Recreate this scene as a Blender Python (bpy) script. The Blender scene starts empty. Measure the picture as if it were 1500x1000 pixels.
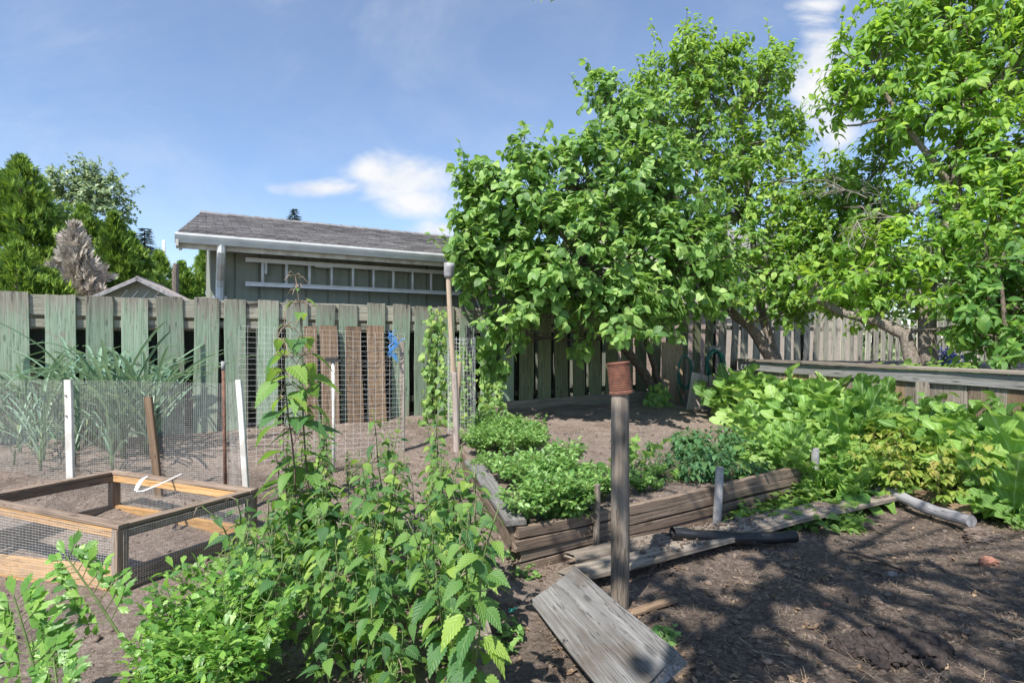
import bpy, math, random
import numpy as np
from mathutils import Vector, Matrix
rng = np.random.default_rng(11); random.seed(11)
C = bpy.context.scene.collection
F, EYE = 820.0, 1.3
DX, DY = .8718, .4899                      # direction of the back fence on the ground plan
pi = math.pi
U = random.uniform

# ------------------------------------------------------------------ coordinates
def P(px, py, Y): return Vector(((px - 750) / F * Y, Y, EYE - (py - 500) / F * Y))
def GP(px, py, z=0.0): return P(px, py, (EYE - z) * F / (py - 500))
def SN(s, n, z=0.0): return Vector((DX * s - DY * n, DY * s + DX * n, z))
def onN(px, n):                            # point of the vertical plane n seen at column px -> (s, Y)
    u = (px - 750) / F; Y = n / (DX - DY * u)
    return DX * u * Y + DY * Y, Y
def V3(*a): return Vector(a)

# ------------------------------------------------------------------ numpy noise
def _h(ix, iy, sd):
    v = np.sin(ix * 127.1 + iy * 311.7 + sd * 74.7) * 43758.5453
    return v - np.floor(v)
def vnoise(x, y, sd=0):
    ix, iy = np.floor(x), np.floor(y); fx, fy = x - ix, y - iy
    fx = fx * fx * (3 - 2 * fx); fy = fy * fy * (3 - 2 * fy)
    a, b, c, d = _h(ix, iy, sd), _h(ix + 1, iy, sd), _h(ix, iy + 1, sd), _h(ix + 1, iy + 1, sd)
    return (a * (1 - fx) + b * fx) * (1 - fy) + (c * (1 - fx) + d * fx) * fy
def fbm(x, y, oct=4, sd=0):
    r = 0; amp = .5
    for k in range(oct): r = r + amp * (vnoise(x * 2 ** k, y * 2 ** k, sd + k) - .5); amp *= .5
    return r
def sst(x, a, b):
    t = np.clip((x - a) / (b - a), 0, 1); return t * t * (3 - 2 * t)

# raised bed front line and retaining wall line
BA, BB = V3(.02, 3.2, 0), V3(2.9, 4.97, 0)
W0, W1 = V3(3.5, 8.6, 0), V3(4.95, 5.0, 0)
BL = V3(-.62, 6.0, 0)
def side(ax, ay, bx, by, x, y):            # >0 to the right of a->b
    L = math.hypot(bx - ax, by - ay)
    return ((x - ax) * (by - ay) - (y - ay) * (bx - ax)) / L
def hgt(x, y, fine=True):
    x = np.asarray(x, float); y = np.asarray(y, float)
    n = -DY * x + DX * y; s = DX * x + DY * y
    h = .25 * sst(n, 3.2, 7.0)
    inb = np.minimum(np.minimum(-side(BA.x, BA.y, BB.x, BB.y, x, y), side(BA.x, BA.y, BL.x, BL.y, x, y)), 3.3 - n * .0 - (s - 1.6) * .9)
    m = sst(inb, .01, .10)
    h = h + np.maximum(.20 - h, 0) * m
    w = np.minimum(-side(W0.x, W0.y, W1.x, W1.y, x, y), side(W0.x, W0.y, 4.6, 11.2, x, y))
    w = np.where(y < 4.0, -1, w)
    mw = sst(w, .04, .14)
    mw = mw * sst(n, 9.5, 7.6)
    h = h * (1 - mw) + .93 * mw
    h = h - .13 * sst(-x, 2.1, 3.2) * sst(y, 4.2, 3.3)
    if fine:
        band = sst(n, 1.75, 2.1) * sst(n, 2.95, 2.75) * sst(x, -.1, .3)
        h = h + (fbm(x * 1.1, y * 1.1, 3, 3) * .09 + fbm(x * 5, y * 5, 4, 9) * .045) * (1 - .75 * band) - .025 * band
        comp = sst(x, .2, .9) * sst(n, 2.2, 1.7)
        h = h + comp * (np.abs(fbm(x * 2.2, y * 2.2, 4, 21)) * .22 - .02 + fbm(x * 12, y * 12, 3, 4) * .03)
    return h
def hz(x, y): return float(hgt(np.array([x]), np.array([y]))[0])
def onG(px, py, z0=.0):
    p = GP(px, py, z0)
    for _ in range(4): p = GP(px, py, hz(p.x, p.y))
    return p

# ------------------------------------------------------------------ materials
def new_mat(name):
    m = bpy.data.materials.new(name); m.use_nodes = True
    nt = m.node_tree; b = nt.nodes['Principled BSDF']
    return m, nt, b
def nd(nt, t, **kw):
    n = nt.nodes.new(t)
    for k, v in kw.items():
        if k in n.inputs: n.inputs[k].default_value = v
        else: setattr(n, k, v)
    return n
def ramp(nt, fac, stops, interp='LINEAR'):
    r = nt.nodes.new('ShaderNodeValToRGB'); r.color_ramp.interpolation = interp
    el = r.color_ramp.elements
    while len(el) < len(stops): el.new(.5)
    for e, (p, c) in zip(el, stops):
        e.position = p; e.color = (*c, 1) if len(c) == 3 else c
    nt.links.new(fac, r.inputs['Fac']); return r.outputs['Color']
def mixc(nt, fac, a, b, mode='MIX'):
    m = nt.nodes.new('ShaderNodeMix'); m.data_type = 'RGBA'; m.blend_type = mode
    for sock, v in ((m.inputs[0], fac), (m.inputs[6], a), (m.inputs[7], b)):
        if hasattr(v, 'is_linked'): nt.links.new(v, sock)
        elif isinstance(v, (int, float)): sock.default_value = v
        else: sock.default_value = (*v, 1)
    return m.outputs[2]
def mth(nt, op, a, b=None, c=None, clamp=False):
    m = nt.nodes.new('ShaderNodeMath'); m.operation = op; m.use_clamp = clamp
    for i, v in enumerate((a, b, c)):
        if v is None: continue
        if hasattr(v, 'is_linked'): nt.links.new(v, m.inputs[i])
        else: m.inputs[i].default_value = v
    return m.outputs[0]
def mrange(nt, v, a, b, c=0, d=1):
    m = nt.nodes.new('ShaderNodeMapRange'); m.interpolation_type = 'SMOOTHSTEP'
    nt.links.new(v, m.inputs[0])
    for i, q in enumerate((a, b, c, d)): m.inputs[i + 1].default_value = q
    return m.outputs[0]
def objcoord(nt, scale, rand=True):
    tc = nt.nodes.new('ShaderNodeTexCoord'); mp = nt.nodes.new('ShaderNodeMapping')
    mp.inputs['Scale'].default_value = scale
    nt.links.new(tc.outputs['Object'], mp.inputs['Vector'])
    if rand:
        oi = nt.nodes.new('ShaderNodeObjectInfo'); 
        v = nt.nodes.new('ShaderNodeVectorMath'); v.operation = 'SCALE'
        v.inputs[0].default_value = (37, 19, 53); nt.links.new(oi.outputs['Random'], v.inputs['Scale'])
        nt.links.new(v.outputs[0], mp.inputs['Location'])
    return mp.outputs['Vector'], tc
def noise(nt, vec, scale, detail=5, rough=.55, dist=0):
    n = nt.nodes.new('ShaderNodeTexNoise'); n.inputs['Scale'].default_value = scale
    n.inputs['Detail'].default_value = detail; n.inputs['Roughness'].default_value = rough
    n.inputs['Distortion'].default_value = dist
    nt.links.new(vec, n.inputs['Vector']); return n.outputs['Fac']
def bump(nt, b, h, strength=.4, dist=.004):
    n = nt.nodes.new('ShaderNodeBump'); n.inputs['Strength'].default_value = strength
    n.inputs['Distance'].default_value = dist
    nt.links.new(h, n.inputs['Height']); nt.links.new(n.outputs['Normal'], b.inputs['Normal'])

def wood(name, c1, c2, c3, stain=(.05, .04, .035), sa=.5, grain=46, wear=None, wearc=None, strength=.6):
    """local X runs along the grain; wear=(x0,x1): the old paint is gone towards x1"""
    m, nt, b = new_mat(name)
    vec, tc = objcoord(nt, (1.3, grain, grain))
    g = noise(nt, vec, 1.0, 7, .65, .8)
    vf, _ = objcoord(nt, (2.6, grain * 4.2, grain * 4.2)); g2 = noise(nt, vf, 1.0, 5, .7, .4)
    vk, _ = objcoord(nt, (.9, grain * .55, grain * .55)); ck = noise(nt, vk, 1.0, 4, .55, 1.2)
    crack = mrange(nt, mth(nt, 'ABSOLUTE', mth(nt, 'SUBTRACT', ck, .5)), .012, .0, 0, .75)
    g = mth(nt, 'ADD', mth(nt, 'MULTIPLY', g, .62), mth(nt, 'MULTIPLY', g2, .38))
    col = ramp(nt, g, [(.34, c1), (.5, c2), (.66, c3)])
    col = mixc(nt, crack, col, tuple(x * .35 for x in c1))
    v2, _ = objcoord(nt, (2.0, 7, 7))
    big = noise(nt, v2, 1.0, 4, .6, .3)
    col = mixc(nt, mrange(nt, big, .5, .75, 0, sa), col, stain)
    vn, _ = objcoord(nt, (2.1, 8, 0)); vo = nt.nodes.new('ShaderNodeTexVoronoi'); vo.inputs['Scale'].default_value = 1.0; vo.voronoi_dimensions = '2D'; nt.links.new(vn, vo.inputs['Vector'])
    kd = mth(nt, 'ADD', vo.outputs['Distance'], mth(nt, 'MULTIPLY', mth(nt, 'SUBTRACT', g2, .5), .16))
    sk = nt.nodes.new('ShaderNodeSeparateColor'); nt.links.new(vo.outputs['Color'], sk.inputs[0])
    col = mixc(nt, mth(nt, 'MULTIPLY', mrange(nt, kd, .13, .04, 0, .65), mth(nt, 'GREATER_THAN', sk.outputs[0], .72)), col, tuple(x * .45 for x in c1))
    if wear:
        sx = nt.nodes.new('ShaderNodeSeparateXYZ'); nt.links.new(tc.outputs['Object'], sx.inputs[0])
        v3, _ = objcoord(nt, (3, 40, 40))
        w = noise(nt, v3, 1.0, 5, .6, .2)
        v4, _ = objcoord(nt, (4, 8, 8))
        w4 = noise(nt, v4, 1.0, 4, .6, .5)
        x = mth(nt, 'ADD', sx.outputs[0], mth(nt, 'MULTIPLY', mth(nt, 'SUBTRACT', w, .5), .75))
        gone = mrange(nt, x, wear[0], wear[1])
        x2 = mth(nt, 'ADD', mth(nt, 'ADD', w4, mth(nt, 'MULTIPLY', w, .7)), 0.0)
        gone = mth(nt, 'MAXIMUM', gone, mrange(nt, x2, .98, 1.10, 0, .8))
        bare = ramp(nt, g, [(.38, wearc[0]), (.62, wearc[1])])
        col = mixc(nt, gone, col, bare)
        drk = mrange(nt, mth(nt, 'ADD', sx.outputs[0], mth(nt, 'MULTIPLY', mth(nt, 'SUBTRACT', w, .5), 1.3)), wear[1] - .02, wear[1] + .2, 0, .85)
        col = mixc(nt, drk, col, (.045, .042, .045))
    oi = nt.nodes.new('ShaderNodeObjectInfo')
    hs = nt.nodes.new('ShaderNodeHueSaturation'); nt.links.new(col, hs.inputs['Color'])
    nt.links.new(mrange(nt, oi.outputs['Random'], 0, 1, .8, 1.2), hs.inputs['Value'])
    nt.links.new(hs.outputs[0], b.inputs['Base Color']); b.inputs['Roughness'].default_value = .85
    b.inputs['Specular IOR Level'].default_value = .2
    bump(nt, b, mth(nt, 'SUBTRACT', g, mth(nt, 'MULTIPLY', crack, .5)), strength + .2, .005)
    return m
def plain(name, c, rough=.6, metal=0, var=.25, scale=20, bmp=.2, c2=None):
    m, nt, b = new_mat(name)
    vec, _ = objcoord(nt, (1, 1, 1))
    n = noise(nt, vec, scale, 5)
    c2 = c2 or tuple(x * (1 - var) for x in c)
    col = ramp(nt, n, [(.35, c2), (.65, c)])
    nt.links.new(col, b.inputs['Base Color'])
    b.inputs['Roughness'].default_value = rough; b.inputs['Metallic'].default_value = metal
    if bmp: bump(nt, b, n, bmp, .003)
    return m
def leafm(name, cols, trans=(.30, .50, .06), tf=.33, rough=.42, vein=10, veinc=(.22, .34, .10), vs=.35, spec=.5, vb=.5, gain=1.2, tint=(1.1, 1.05, 1.35)):
    m, nt, b = new_mat(name)
    geo = nt.nodes.new('ShaderNodeNewGeometry')
    tc = nt.nodes.new('ShaderNodeTexCoord')
    nz = noise(nt, tc.outputs['Object'], 2.3, 3)
    f = mth(nt, 'ADD', mth(nt, 'MULTIPLY', geo.outputs['Random Per Island'], .65), mth(nt, 'MULTIPLY', nz, .35))
    k = len(cols); col = ramp(nt, f, [(.12 + .72 * i / (k - 1), c) for i, c in enumerate(cols)])
    sx = nt.nodes.new('ShaderNodeSeparateXYZ'); nt.links.new(tc.outputs['UV'], sx.inputs[0])
    a = mth(nt, 'ABSOLUTE', mth(nt, 'SUBTRACT', sx.outputs[0], .5))
    mid = mrange(nt, a, .045, .01)
    ph = mth(nt, 'SUBTRACT', mth(nt, 'MULTIPLY', sx.outputs[1], vein * 6.283), mth(nt, 'MULTIPLY', a, vein * 5.2))
    sec = mth(nt, 'SINE', ph)
    vm = mth(nt, 'MAXIMUM', mid, mth(nt, 'MULTIPLY', mrange(nt, sec, .82, 1.0), .55))
    col = mixc(nt, mth(nt, 'MULTIPLY', vm, vs), col, veinc)
    if gain != 1: col = mixc(nt, 1.0, col, tuple(gain * q for q in tint), 'MULTIPLY')
    nt.links.new(col, b.inputs['Base Color'])
    b.inputs['Roughness'].default_value = rough; b.inputs['Specular IOR Level'].default_value = spec
    h = mth(nt, 'ADD', mth(nt, 'MULTIPLY', sec, -.5), mth(nt, 'MULTIPLY', mid, -1.2))
    bump(nt, b, h, vb, .004)
    t = nt.nodes.new('ShaderNodeBsdfTranslucent')
    tcol = mixc(nt, .5, trans, col); nt.links.new(mixc(nt, .55, trans, mixc(nt, 1.0, col, (2.2, 2.2, 1.6), 'MULTIPLY')), t.inputs['Color'])
    ms = nt.nodes.new('ShaderNodeMixShader'); ms.inputs[0].default_value = tf
    nt.links.new(b.outputs[0], ms.inputs[1]); nt.links.new(t.outputs[0], ms.inputs[2])
    nt.links.new(ms.outputs[0], nt.nodes['Material Output'].inputs['Surface'])
    return m

M = {}
M['fence'] = wood('fence_green_paint', (.16, .225, .16), (.255, .335, .245), (.36, .425, .34), stain=(.26, .25, .20), sa=.85, wear=(1.26, 1.60), wearc=((.16, .14, .11), (.36, .34, .285)))
M['fenceback_shaded'] = wood('fence_back_wood_shaded', (.035, .038, .028), (.055, .06, .045), (.09, .095, .07), stain=(.03, .028, .024), sa=.6)  # weathered back wood, darkened further so the gap shade sits in the colour
M['fencetop'] = wood('fence_top_board', (.22, .205, .16), (.35, .335, .27), (.46, .44, .37), stain=(.04, .034, .03), sa=.95)
M['olive_shaded'] = wood('fence_olive_boards_shaded', (.10, .115, .065), (.17, .185, .11), (.26, .27, .17), stain=(.08, .065, .045), sa=.6)  # brown-green boards with the tree's shade put into the colour
M['grey'] = wood('weathered_grey_wood', (.12, .115, .11), (.22, .215, .21), (.36, .355, .35), stain=(.12, .095, .075), sa=.75)
M['greydark'] = wood('old_dark_grey_wood', (.13, .105, .085), (.24, .205, .17), (.36, .32, .275), stain=(.06, .045, .035), sa=.65)
M['bed'] = wood('raised_bed_boards', (.105, .075, .055), (.20, .15, .115), (.31, .25, .20), stain=(.07, .05, .04), sa=.7)
M['brown'] = wood('brown_boards', (.15, .10, .065), (.24, .165, .11), (.33, .245, .175), stain=(.09, .065, .045), sa=.5)
M['orange'] = wood('orange_pine', (.34, .185, .075), (.50, .295, .13), (.60, .40, .21), stain=(.30, .20, .12), sa=.8)
M['frame'] = wood('frame_grey_brown', (.15, .105, .075), (.25, .185, .14), (.36, .29, .235), stain=(.09, .07, .055), sa=.6)
M['stick'] = wood('pale_stick', (.30, .22, .15), (.44, .34, .25), (.56, .46, .36), stain=(.25, .19, .14), sa=.5)
M['post'] = wood('post_wood', (.135, .105, .082), (.27, .225, .185), (.41, .355, .30), stain=(.09, .07, .055), sa=.6, grain=34)
M['ply'] = wood('plywood', (.22, .16, .10), (.31, .235, .16), (.40, .32, .23), stain=(.14, .10, .07), sa=.5, grain=10)
M['palewood'] = wood('pale_pinkish_board', (.30, .24, .21), (.42, .36, .33), (.52, .47, .44), stain=(.22, .17, .14), sa=.5)
M['polewood'] = wood('silvered_pole_wood', (.16, .155, .165), (.28, .275, .285), (.40, .395, .40), stain=(.12, .10, .09), sa=.7)
M['greyblue'] = plain('silver_grey_wood', (.36, .36, .37), .7, 0, .4, 16, .4, (.19, .185, .19))
M['white'] = plain('white_paint', (.72, .72, .69), .55, 0, .4, 7, .2, (.48, .46, .42))
M['whitep'] = plain('white_plastic', (.80, .80, .78), .4, 0, .06, 6, 0)
M['gutter'] = plain('gutter_paint', (.66, .68, .68), .45, 0, .2, 5, 0)
M['alu'] = plain('aluminium', (.78, .79, .80), .4, .0, .15, 8, 0)
M['wire'] = plain('galvanised_wire', (.66, .66, .64), .5, .3, .3, 30, 0)
M['wirew'] = plain('white_wire', (.66, .66, .64), .5, 0, .15, 30, 0)
M['wiredk'] = plain('black_netting', (.035, .035, .04), .6, 0, .2, 30, 0)
M['rust'] = plain('rust', (.19, .08, .05), .85, 0, .5, 34, .5, (.11, .045, .03))
M['rustrod'] = plain('rusty_rod', (.20, .10, .065), .85, 0, .5, 30, .4, (.09, .05, .04))
M['black'] = plain('black_rubber', (.035, .035, .037), .6, 0, .3, 20, .2)
M['blue'] = plain('blue_twine', (.05, .25, .62), .6, 0, .2, 60, .1)
M['hose'] = plain('green_hose', (.012, .16, .115), .35, 0, .3, 10, 0)
M['teal'] = plain('teal_plastic', (.10, .45, .38), .5, 0, .2, 10, 0)
M['bark'] = plain('grey_bark', (.27, .235, .20), .9, 0, .6, 55, 1.0, (.09, .07, .055))
M['barkdk'] = plain('dark_bark', (.15, .115, .09), .9, 0, .6, 26, 1.0, (.055, .042, .034))
M['deadtwig'] = plain('dead_twig', (.36, .31, .28), .9, 0, .3, 20, .2)
M['stem'] = plain('green_stem', (.13, .19, .055), .6, 0, .4, 30, .1)
M['stemr'] = plain('purple_stem', (.16, .11, .075), .7, 0, .4, 30, .1)
M['seed'] = plain('nettle_seed', (.30, .23, .17), .9, 0, .4, 40, .1)
M['flower'] = plain('white_petals', (.75, .76, .68), .6, 0, .1, 30, 0)
M['bluefl'] = plain('blue_petals', (.20, .22, .62), .6, 0, .2, 30, 0)
M['redbrick'] = plain('terracotta', (.33, .16, .11), .9, 0, .3, 30, .4)
M['stone'] = plain('pebble', (.34, .32, .30), .8, 0, .4, 12, .4)

M['nettle'] = leafm('nettle_leaf', [(.025, .085, .024), (.055, .145, .032), (.12, .235, .036), (.24, .35, .05)], trans=(.34, .52, .06), tf=.34, vein=7, rough=.5, vs=.22)
M['lovage'] = leafm('lovage_leaf', [(.045, .13, .02), (.085, .21, .028), (.15, .30, .042), (.22, .37, .065)], trans=(.36, .56, .07), tf=.36, vein=3, vs=.1, vb=.12)
M['herb'] = leafm('bed_herb_leaf', [(.045, .12, .025), (.09, .20, .038), (.155, .29, .06), (.24, .37, .10)], trans=(.32, .50, .08), tf=.33, vein=3, vs=.1, vb=.12)
M['horse'] = leafm('horseradish_leaf', [(.065, .15, .025), (.11, .23, .034), (.18, .32, .05), (.27, .40, .10)], trans=(.44, .60, .09), tf=.36, vein=9, veinc=(.36, .48, .20), vs=.6, vb=.9, rough=.5, spec=.35, gain=1.25)
M['burdock'] = leafm('broad_leaf', [(.03, .095, .02), (.065, .16, .03), (.12, .24, .045)], trans=(.34, .52, .07), tf=.25, vein=6, vs=.5, rough=.4, tint=(1.1, 1.0, 1.1))
M['rasp'] = leafm('raspberry_leaf', [(.13, .22, .03), (.17, .27, .035), (.215, .30, .04), (.28, .26, .05)], trans=(.46, .52, .06), tf=.36, vein=7)
M['potato'] = leafm('dark_weed_leaf', [(.03, .10, .03), (.05, .14, .04), (.085, .19, .05)], trans=(.22, .40, .07), tf=.3, vein=6, vs=.25)
M['garlic'] = leafm('garlic_leaf', [(.06, .125, .065), (.11, .20, .105), (.18, .285, .155), (.32, .37, .17)], trans=(.28, .40, .17), tf=.2, vein=0, vs=.1, vb=0, rough=.45)
M['vine'] = leafm('vine_leaf', [(.06, .15, .03), (.11, .22, .04), (.17, .30, .06), (.28, .38, .07)], trans=(.34, .50, .08), tf=.33, vein=5)
M['quince'] = leafm('quince_leaf', [(.03, .085, .02), (.075, .17, .032), (.135, .255, .055), (.23, .35, .09)], trans=(.36, .54, .09), tf=.34, vein=5, vs=.3, rough=.42, spec=.45, gain=1.37, tint=(1.14, 1.05, 1.25))
M['plum'] = leafm('plum_leaf', [(.035, .095, .02), (.08, .18, .026), (.135, .26, .038), (.23, .345, .055)], trans=(.46, .60, .06), tf=.38, vein=6, vs=.25, gain=1.37, tint=(1.14, 1.05, 1.25))
M['cherry'] = leafm('cherry_leaf', [(.035, .105, .016), (.095, .21, .024), (.145, .285, .032), (.24, .37, .05)], trans=(.50, .66, .05), tf=.40, vein=7, vs=.25, gain=1.3199999999999998, tint=(1.14, 1.05, 1.25))
M['hazel'] = leafm('shade_shrub_leaf', [(.03, .10, .018), (.07, .17, .026), (.14, .26, .036)], trans=(.42, .60, .05), tf=.40, vein=6, vs=.25, gain=1.3)
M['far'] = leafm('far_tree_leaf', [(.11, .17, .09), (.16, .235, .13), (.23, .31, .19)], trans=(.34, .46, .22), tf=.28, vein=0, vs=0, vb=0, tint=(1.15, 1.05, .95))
M['cedar'] = leafm('cedar_spray', [(.025, .065, .014), (.075, .15, .02), (.14, .235, .028), (.24, .34, .036)], trans=(.22, .34, .04), tf=.2, vein=0, vs=0, vb=0, rough=.6, gain=1.35)
M['deadcedar'] = leafm('dead_cedar_spray', [(.25, .235, .21), (.40, .38, .345), (.54, .52, .48)], trans=(.3, .25, .22), tf=.1, vein=0, vs=0, vb=0, rough=.9, tint=(1.05, 1, .97))
M['spruce'] = leafm('spruce_needles', [(.02, .045, .03), (.035, .065, .045), (.055, .09, .06)], trans=(.06, .10, .06), tf=.08, vein=0, vs=0, vb=0, rough=.7)
M['straw'] = leafm('dry_straw', [(.08, .06, .045), (.17, .13, .095), (.36, .29, .21)], trans=(.4, .32, .2), tf=.1, vein=0, vs=0, vb=0, rough=.8, tint=(1.05, 1, .97))
M['clod'] = plain('soil_clod', (.20, .155, .125), .95, 0, .5, 30, .9, (.09, .066, .052))
M['litter'] = leafm('dead_leaf', [(.10, .07, .045), (.17, .12, .08), (.27, .20, .13)], trans=(.2, .14, .08), tf=.1, vein=0, vs=0, vb=0, rough=.9, tint=(1.05, 1, .97))

# ------------------------------------------------------------------ mesh helpers
def np_mesh(name, V, Fs, mat, uv=None, smooth=False):
    """V (n,3); Fs list of int arrays (m,k)"""
    me = bpy.data.meshes.new(name)
    V = np.asarray(V, np.float32); me.vertices.add(len(V)); me.vertices.foreach_set('co', V.ravel())
    loops = np.concatenate([f.ravel() for f in Fs]); tot = np.concatenate([np.full(len(f), f.shape[1]) for f in Fs])
    me.loops.add(len(loops)); me.loops.foreach_set('vertex_index', loops.astype(np.int32))
    me.polygons.add(len(tot))
    me.polygons.foreach_set('loop_start', np.concatenate([[0], np.cumsum(tot)[:-1]]).astype(np.int32))
    me.polygons.foreach_set('loop_total', tot.astype(np.int32))
    if uv is not None:
        l = me.uv_layers.new(name='UVMap'); l.data.foreach_set('uv', np.asarray(uv, np.float32)[loops].ravel())
    if smooth: me.polygons.foreach_set('use_smooth', np.ones(len(tot), bool))
    me.update(calc_edges=True); me.validate()
    if mat: me.materials.append(mat)
    return me
def py_mesh(name, V, Fs, mat, smooth=False):
    me = bpy.data.meshes.new(name); me.from_pydata([tuple(v) for v in V], [], [tuple(f) for f in Fs])
    if smooth:
        for p in me.polygons: p.use_smooth = True
    if mat: me.materials.append(mat)
    me.update(); return me
LOC = {}
def tag(o, label=None, cat=None, group=None, kind=None):
    if label: o['label'] = label
    if cat: o['category'] = cat
    if group: o['group'] = group
    if kind: o['kind'] = kind
    return o
def thing(name, label, cat, loc, group=None, rz=0):
    o = bpy.data.objects.new(name, None); C.objects.link(o); o.location = loc; o.rotation_euler = (0, 0, rz)
    o.empty_display_size = .1
    LOC[o.name] = Matrix.Translation(loc) @ Matrix.Rotation(rz, 4, 'Z')
    return tag(o, label, cat, group)
def link(name, me, parent=None, mw=None):
    o = bpy.data.objects.new(name, me); C.objects.link(o); mw = mw or Matrix.Identity(4)
    if parent is not None:
        o.parent = parent
        o.matrix_basis = LOC.get(parent.name, Matrix.Identity(4)).inverted() @ mw
    else: o.matrix_basis = mw
    LOC[o.name] = mw.copy()
    return o
def copy_tree(o, parent=None):
    c = o.copy(); C.objects.link(c)
    if parent is not None: c.parent = parent
    for ch in list(o.children): copy_tree(ch, c)
    return c

class MB:
    def __init__(s): s.V = []; s.F = []
    def add(s, V, F):
        k = len(s.V); s.V += [tuple(v) for v in V]; s.F += [tuple(i + k for i in f) for f in F]
    def box(s, c, d, mat=None):
        x, y, z = d[0] / 2, d[1] / 2, d[2] / 2
        vs = [Vector((sx * x, sy * y, sz * z)) for sz in (-1, 1) for sx, sy in ((-1, -1), (1, -1), (1, 1), (-1, 1))]
        if mat is not None: vs = [mat @ v for v in vs]
        vs = [v + Vector(c) for v in vs]
        s.add(vs, [(3, 2, 1, 0), (4, 5, 6, 7), (0, 1, 5, 4), (1, 2, 6, 5), (2, 3, 7, 6), (3, 0, 4, 7)])
    def tube(s, pts, rad, n=6, cap=True):
        pts = [Vector(p) for p in pts]
        if not hasattr(rad, '__len__'): rad = [rad] * len(pts)
        V, Fc = [], []
        t0 = (pts[1] - pts[0]).normalized(); up = Vector((0, 0, 1)) if abs(t0.z) < .9 else Vector((1, 0, 0))
        a = t0.cross(up).normalized()
        for i, p in enumerate(pts):
            t = (pts[min(i + 1, len(pts) - 1)] - pts[max(i - 1, 0)])
            t = t.normalized() if t.length > 1e-9 else t0
            a = (a - t * a.dot(t)).normalized(); b = t.cross(a)
            for k in range(n):
                w = 2 * pi * k / n; V.append(p + (a * math.cos(w) + b * math.sin(w)) * rad[i])
        for i in range(len(pts) - 1):
            for k in range(n):
                Fc.append((i * n + k, i * n + (k + 1) % n, (i + 1) * n + (k + 1) % n, (i + 1) * n + k))
        if cap:
            Fc.append(tuple(range(n))[::-1]); Fc.append(tuple((len(pts) - 1) * n + k for k in range(n)))
        s.add(V, Fc)
    def lathe(s, prof, n=20, c=(0, 0, 0)):
        V = []; Fc = []
        for r, z in prof:
            for k in range(n): V.append((c[0] + r * math.cos(2 * pi * k / n), c[1] + r * math.sin(2 * pi * k / n), c[2] + z))
        for i in range(len(prof) - 1):
            for k in range(n): Fc.append((i * n + k, i * n + (k + 1) % n, (i + 1) * n + (k + 1) % n, (i + 1) * n + k))
        s.add(V, Fc)
    def build(s, name, mat, parent=None, mw=None, smooth=False):
        return link(name, py_mesh(name, s.V, s.F, mat, smooth), parent, mw)

def frame(p0, p1, up):
    x = (Vector(p1) - Vector(p0)).normalized(); z = Vector(up); z = (z - x * z.dot(x)).normalized(); y = z.cross(x)
    m = Matrix(((x.x, y.x, z.x, p0[0]), (x.y, y.y, z.y, p0[1]), (x.z, y.z, z.z, p0[2]), (0, 0, 0, 1)))
    return m
def board_mesh(name, L, w, t, mat, warp=.004, jag=.0, seg=None, bev=.003, notch=None):
    seg = seg or max(3, int(L / .12)); V = []; Fc = []
    p1, p2, p3 = U(0, 6), U(0, 6), U(0, 6)
    for i in range(seg + 1):
        x = L * i / seg
        dy = warp * math.sin(p1 + x * 2.1) + warp * .5 * math.sin(p2 + x * 6.0); dz = warp * .7 * math.sin(p3 + x * 2.7)
        hw = w / 2 * (1 + U(-.012, .012)); ht = t / 2; b = min(bev, t * .3)
        ring = [(-hw, -ht + b), (-hw + b, -ht), (0, -ht), (hw - b, -ht), (hw, -ht + b), (hw, ht - b), (hw - b, ht), (0, ht), (-hw + b, ht), (-hw, ht - b)]
        for k, (y, z) in enumerate(ring):
            xx = x
            if i in (0, seg) and jag:
                q = jag * math.sin(k * 2.3 + p1 * 3) * .6 + U(-jag, jag) * .4
                xx = x + (q if k not in (9, 5) else q * .7)
            V.append((xx, y + dy, z + dz))
    n = 10
    for i in range(seg):
        for k in range(n): Fc.append((i * n + k, i * n + (k + 1) % n, (i + 1) * n + (k + 1) % n, (i + 1) * n + k))
    Fc.append(tuple(range(n))[::-1]); Fc.append(tuple(seg * n + k for k in range(n)))
    return py_mesh(name, V, [f[::-1] for f in Fc], mat)
def board(name, p0, p1, w, t, up, mat, parent=None, **kw):
    L = (Vector(p1) - Vector(p0)).length
    return link(name, board_mesh(name, L, w, t, M[mat] if isinstance(mat, str) else mat, **kw), parent, frame(p0, p1, up))
def round_stake(name, p0, p1, r0, r1, mat, parent=None, n=12, top_chamfer=True):
    """round pole; local X along it so the grain runs up it"""
    L = (Vector(p1) - Vector(p0)).length; m = MB(); k = max(4, int(L / .1)); ph = U(0, 6)
    xs = [L * i / k for i in range(k + 1)]
    pts = [(x, .006 * math.sin(ph + x * 3), .006 * math.cos(ph + x * 2.3)) for x in xs]; rs = [r0 + (r1 - r0) * x / L + U(-.02, .02) * r0 for x in xs]
    if top_chamfer: pts.append((L + .004, pts[-1][1], pts[-1][2])); rs.append(rs[-1] * .82)
    m.tube(pts, rs, n)
    return m.build(name, M[mat], parent, frame(p0, p1, (0, -1, 0.01)), smooth=False)

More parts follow.
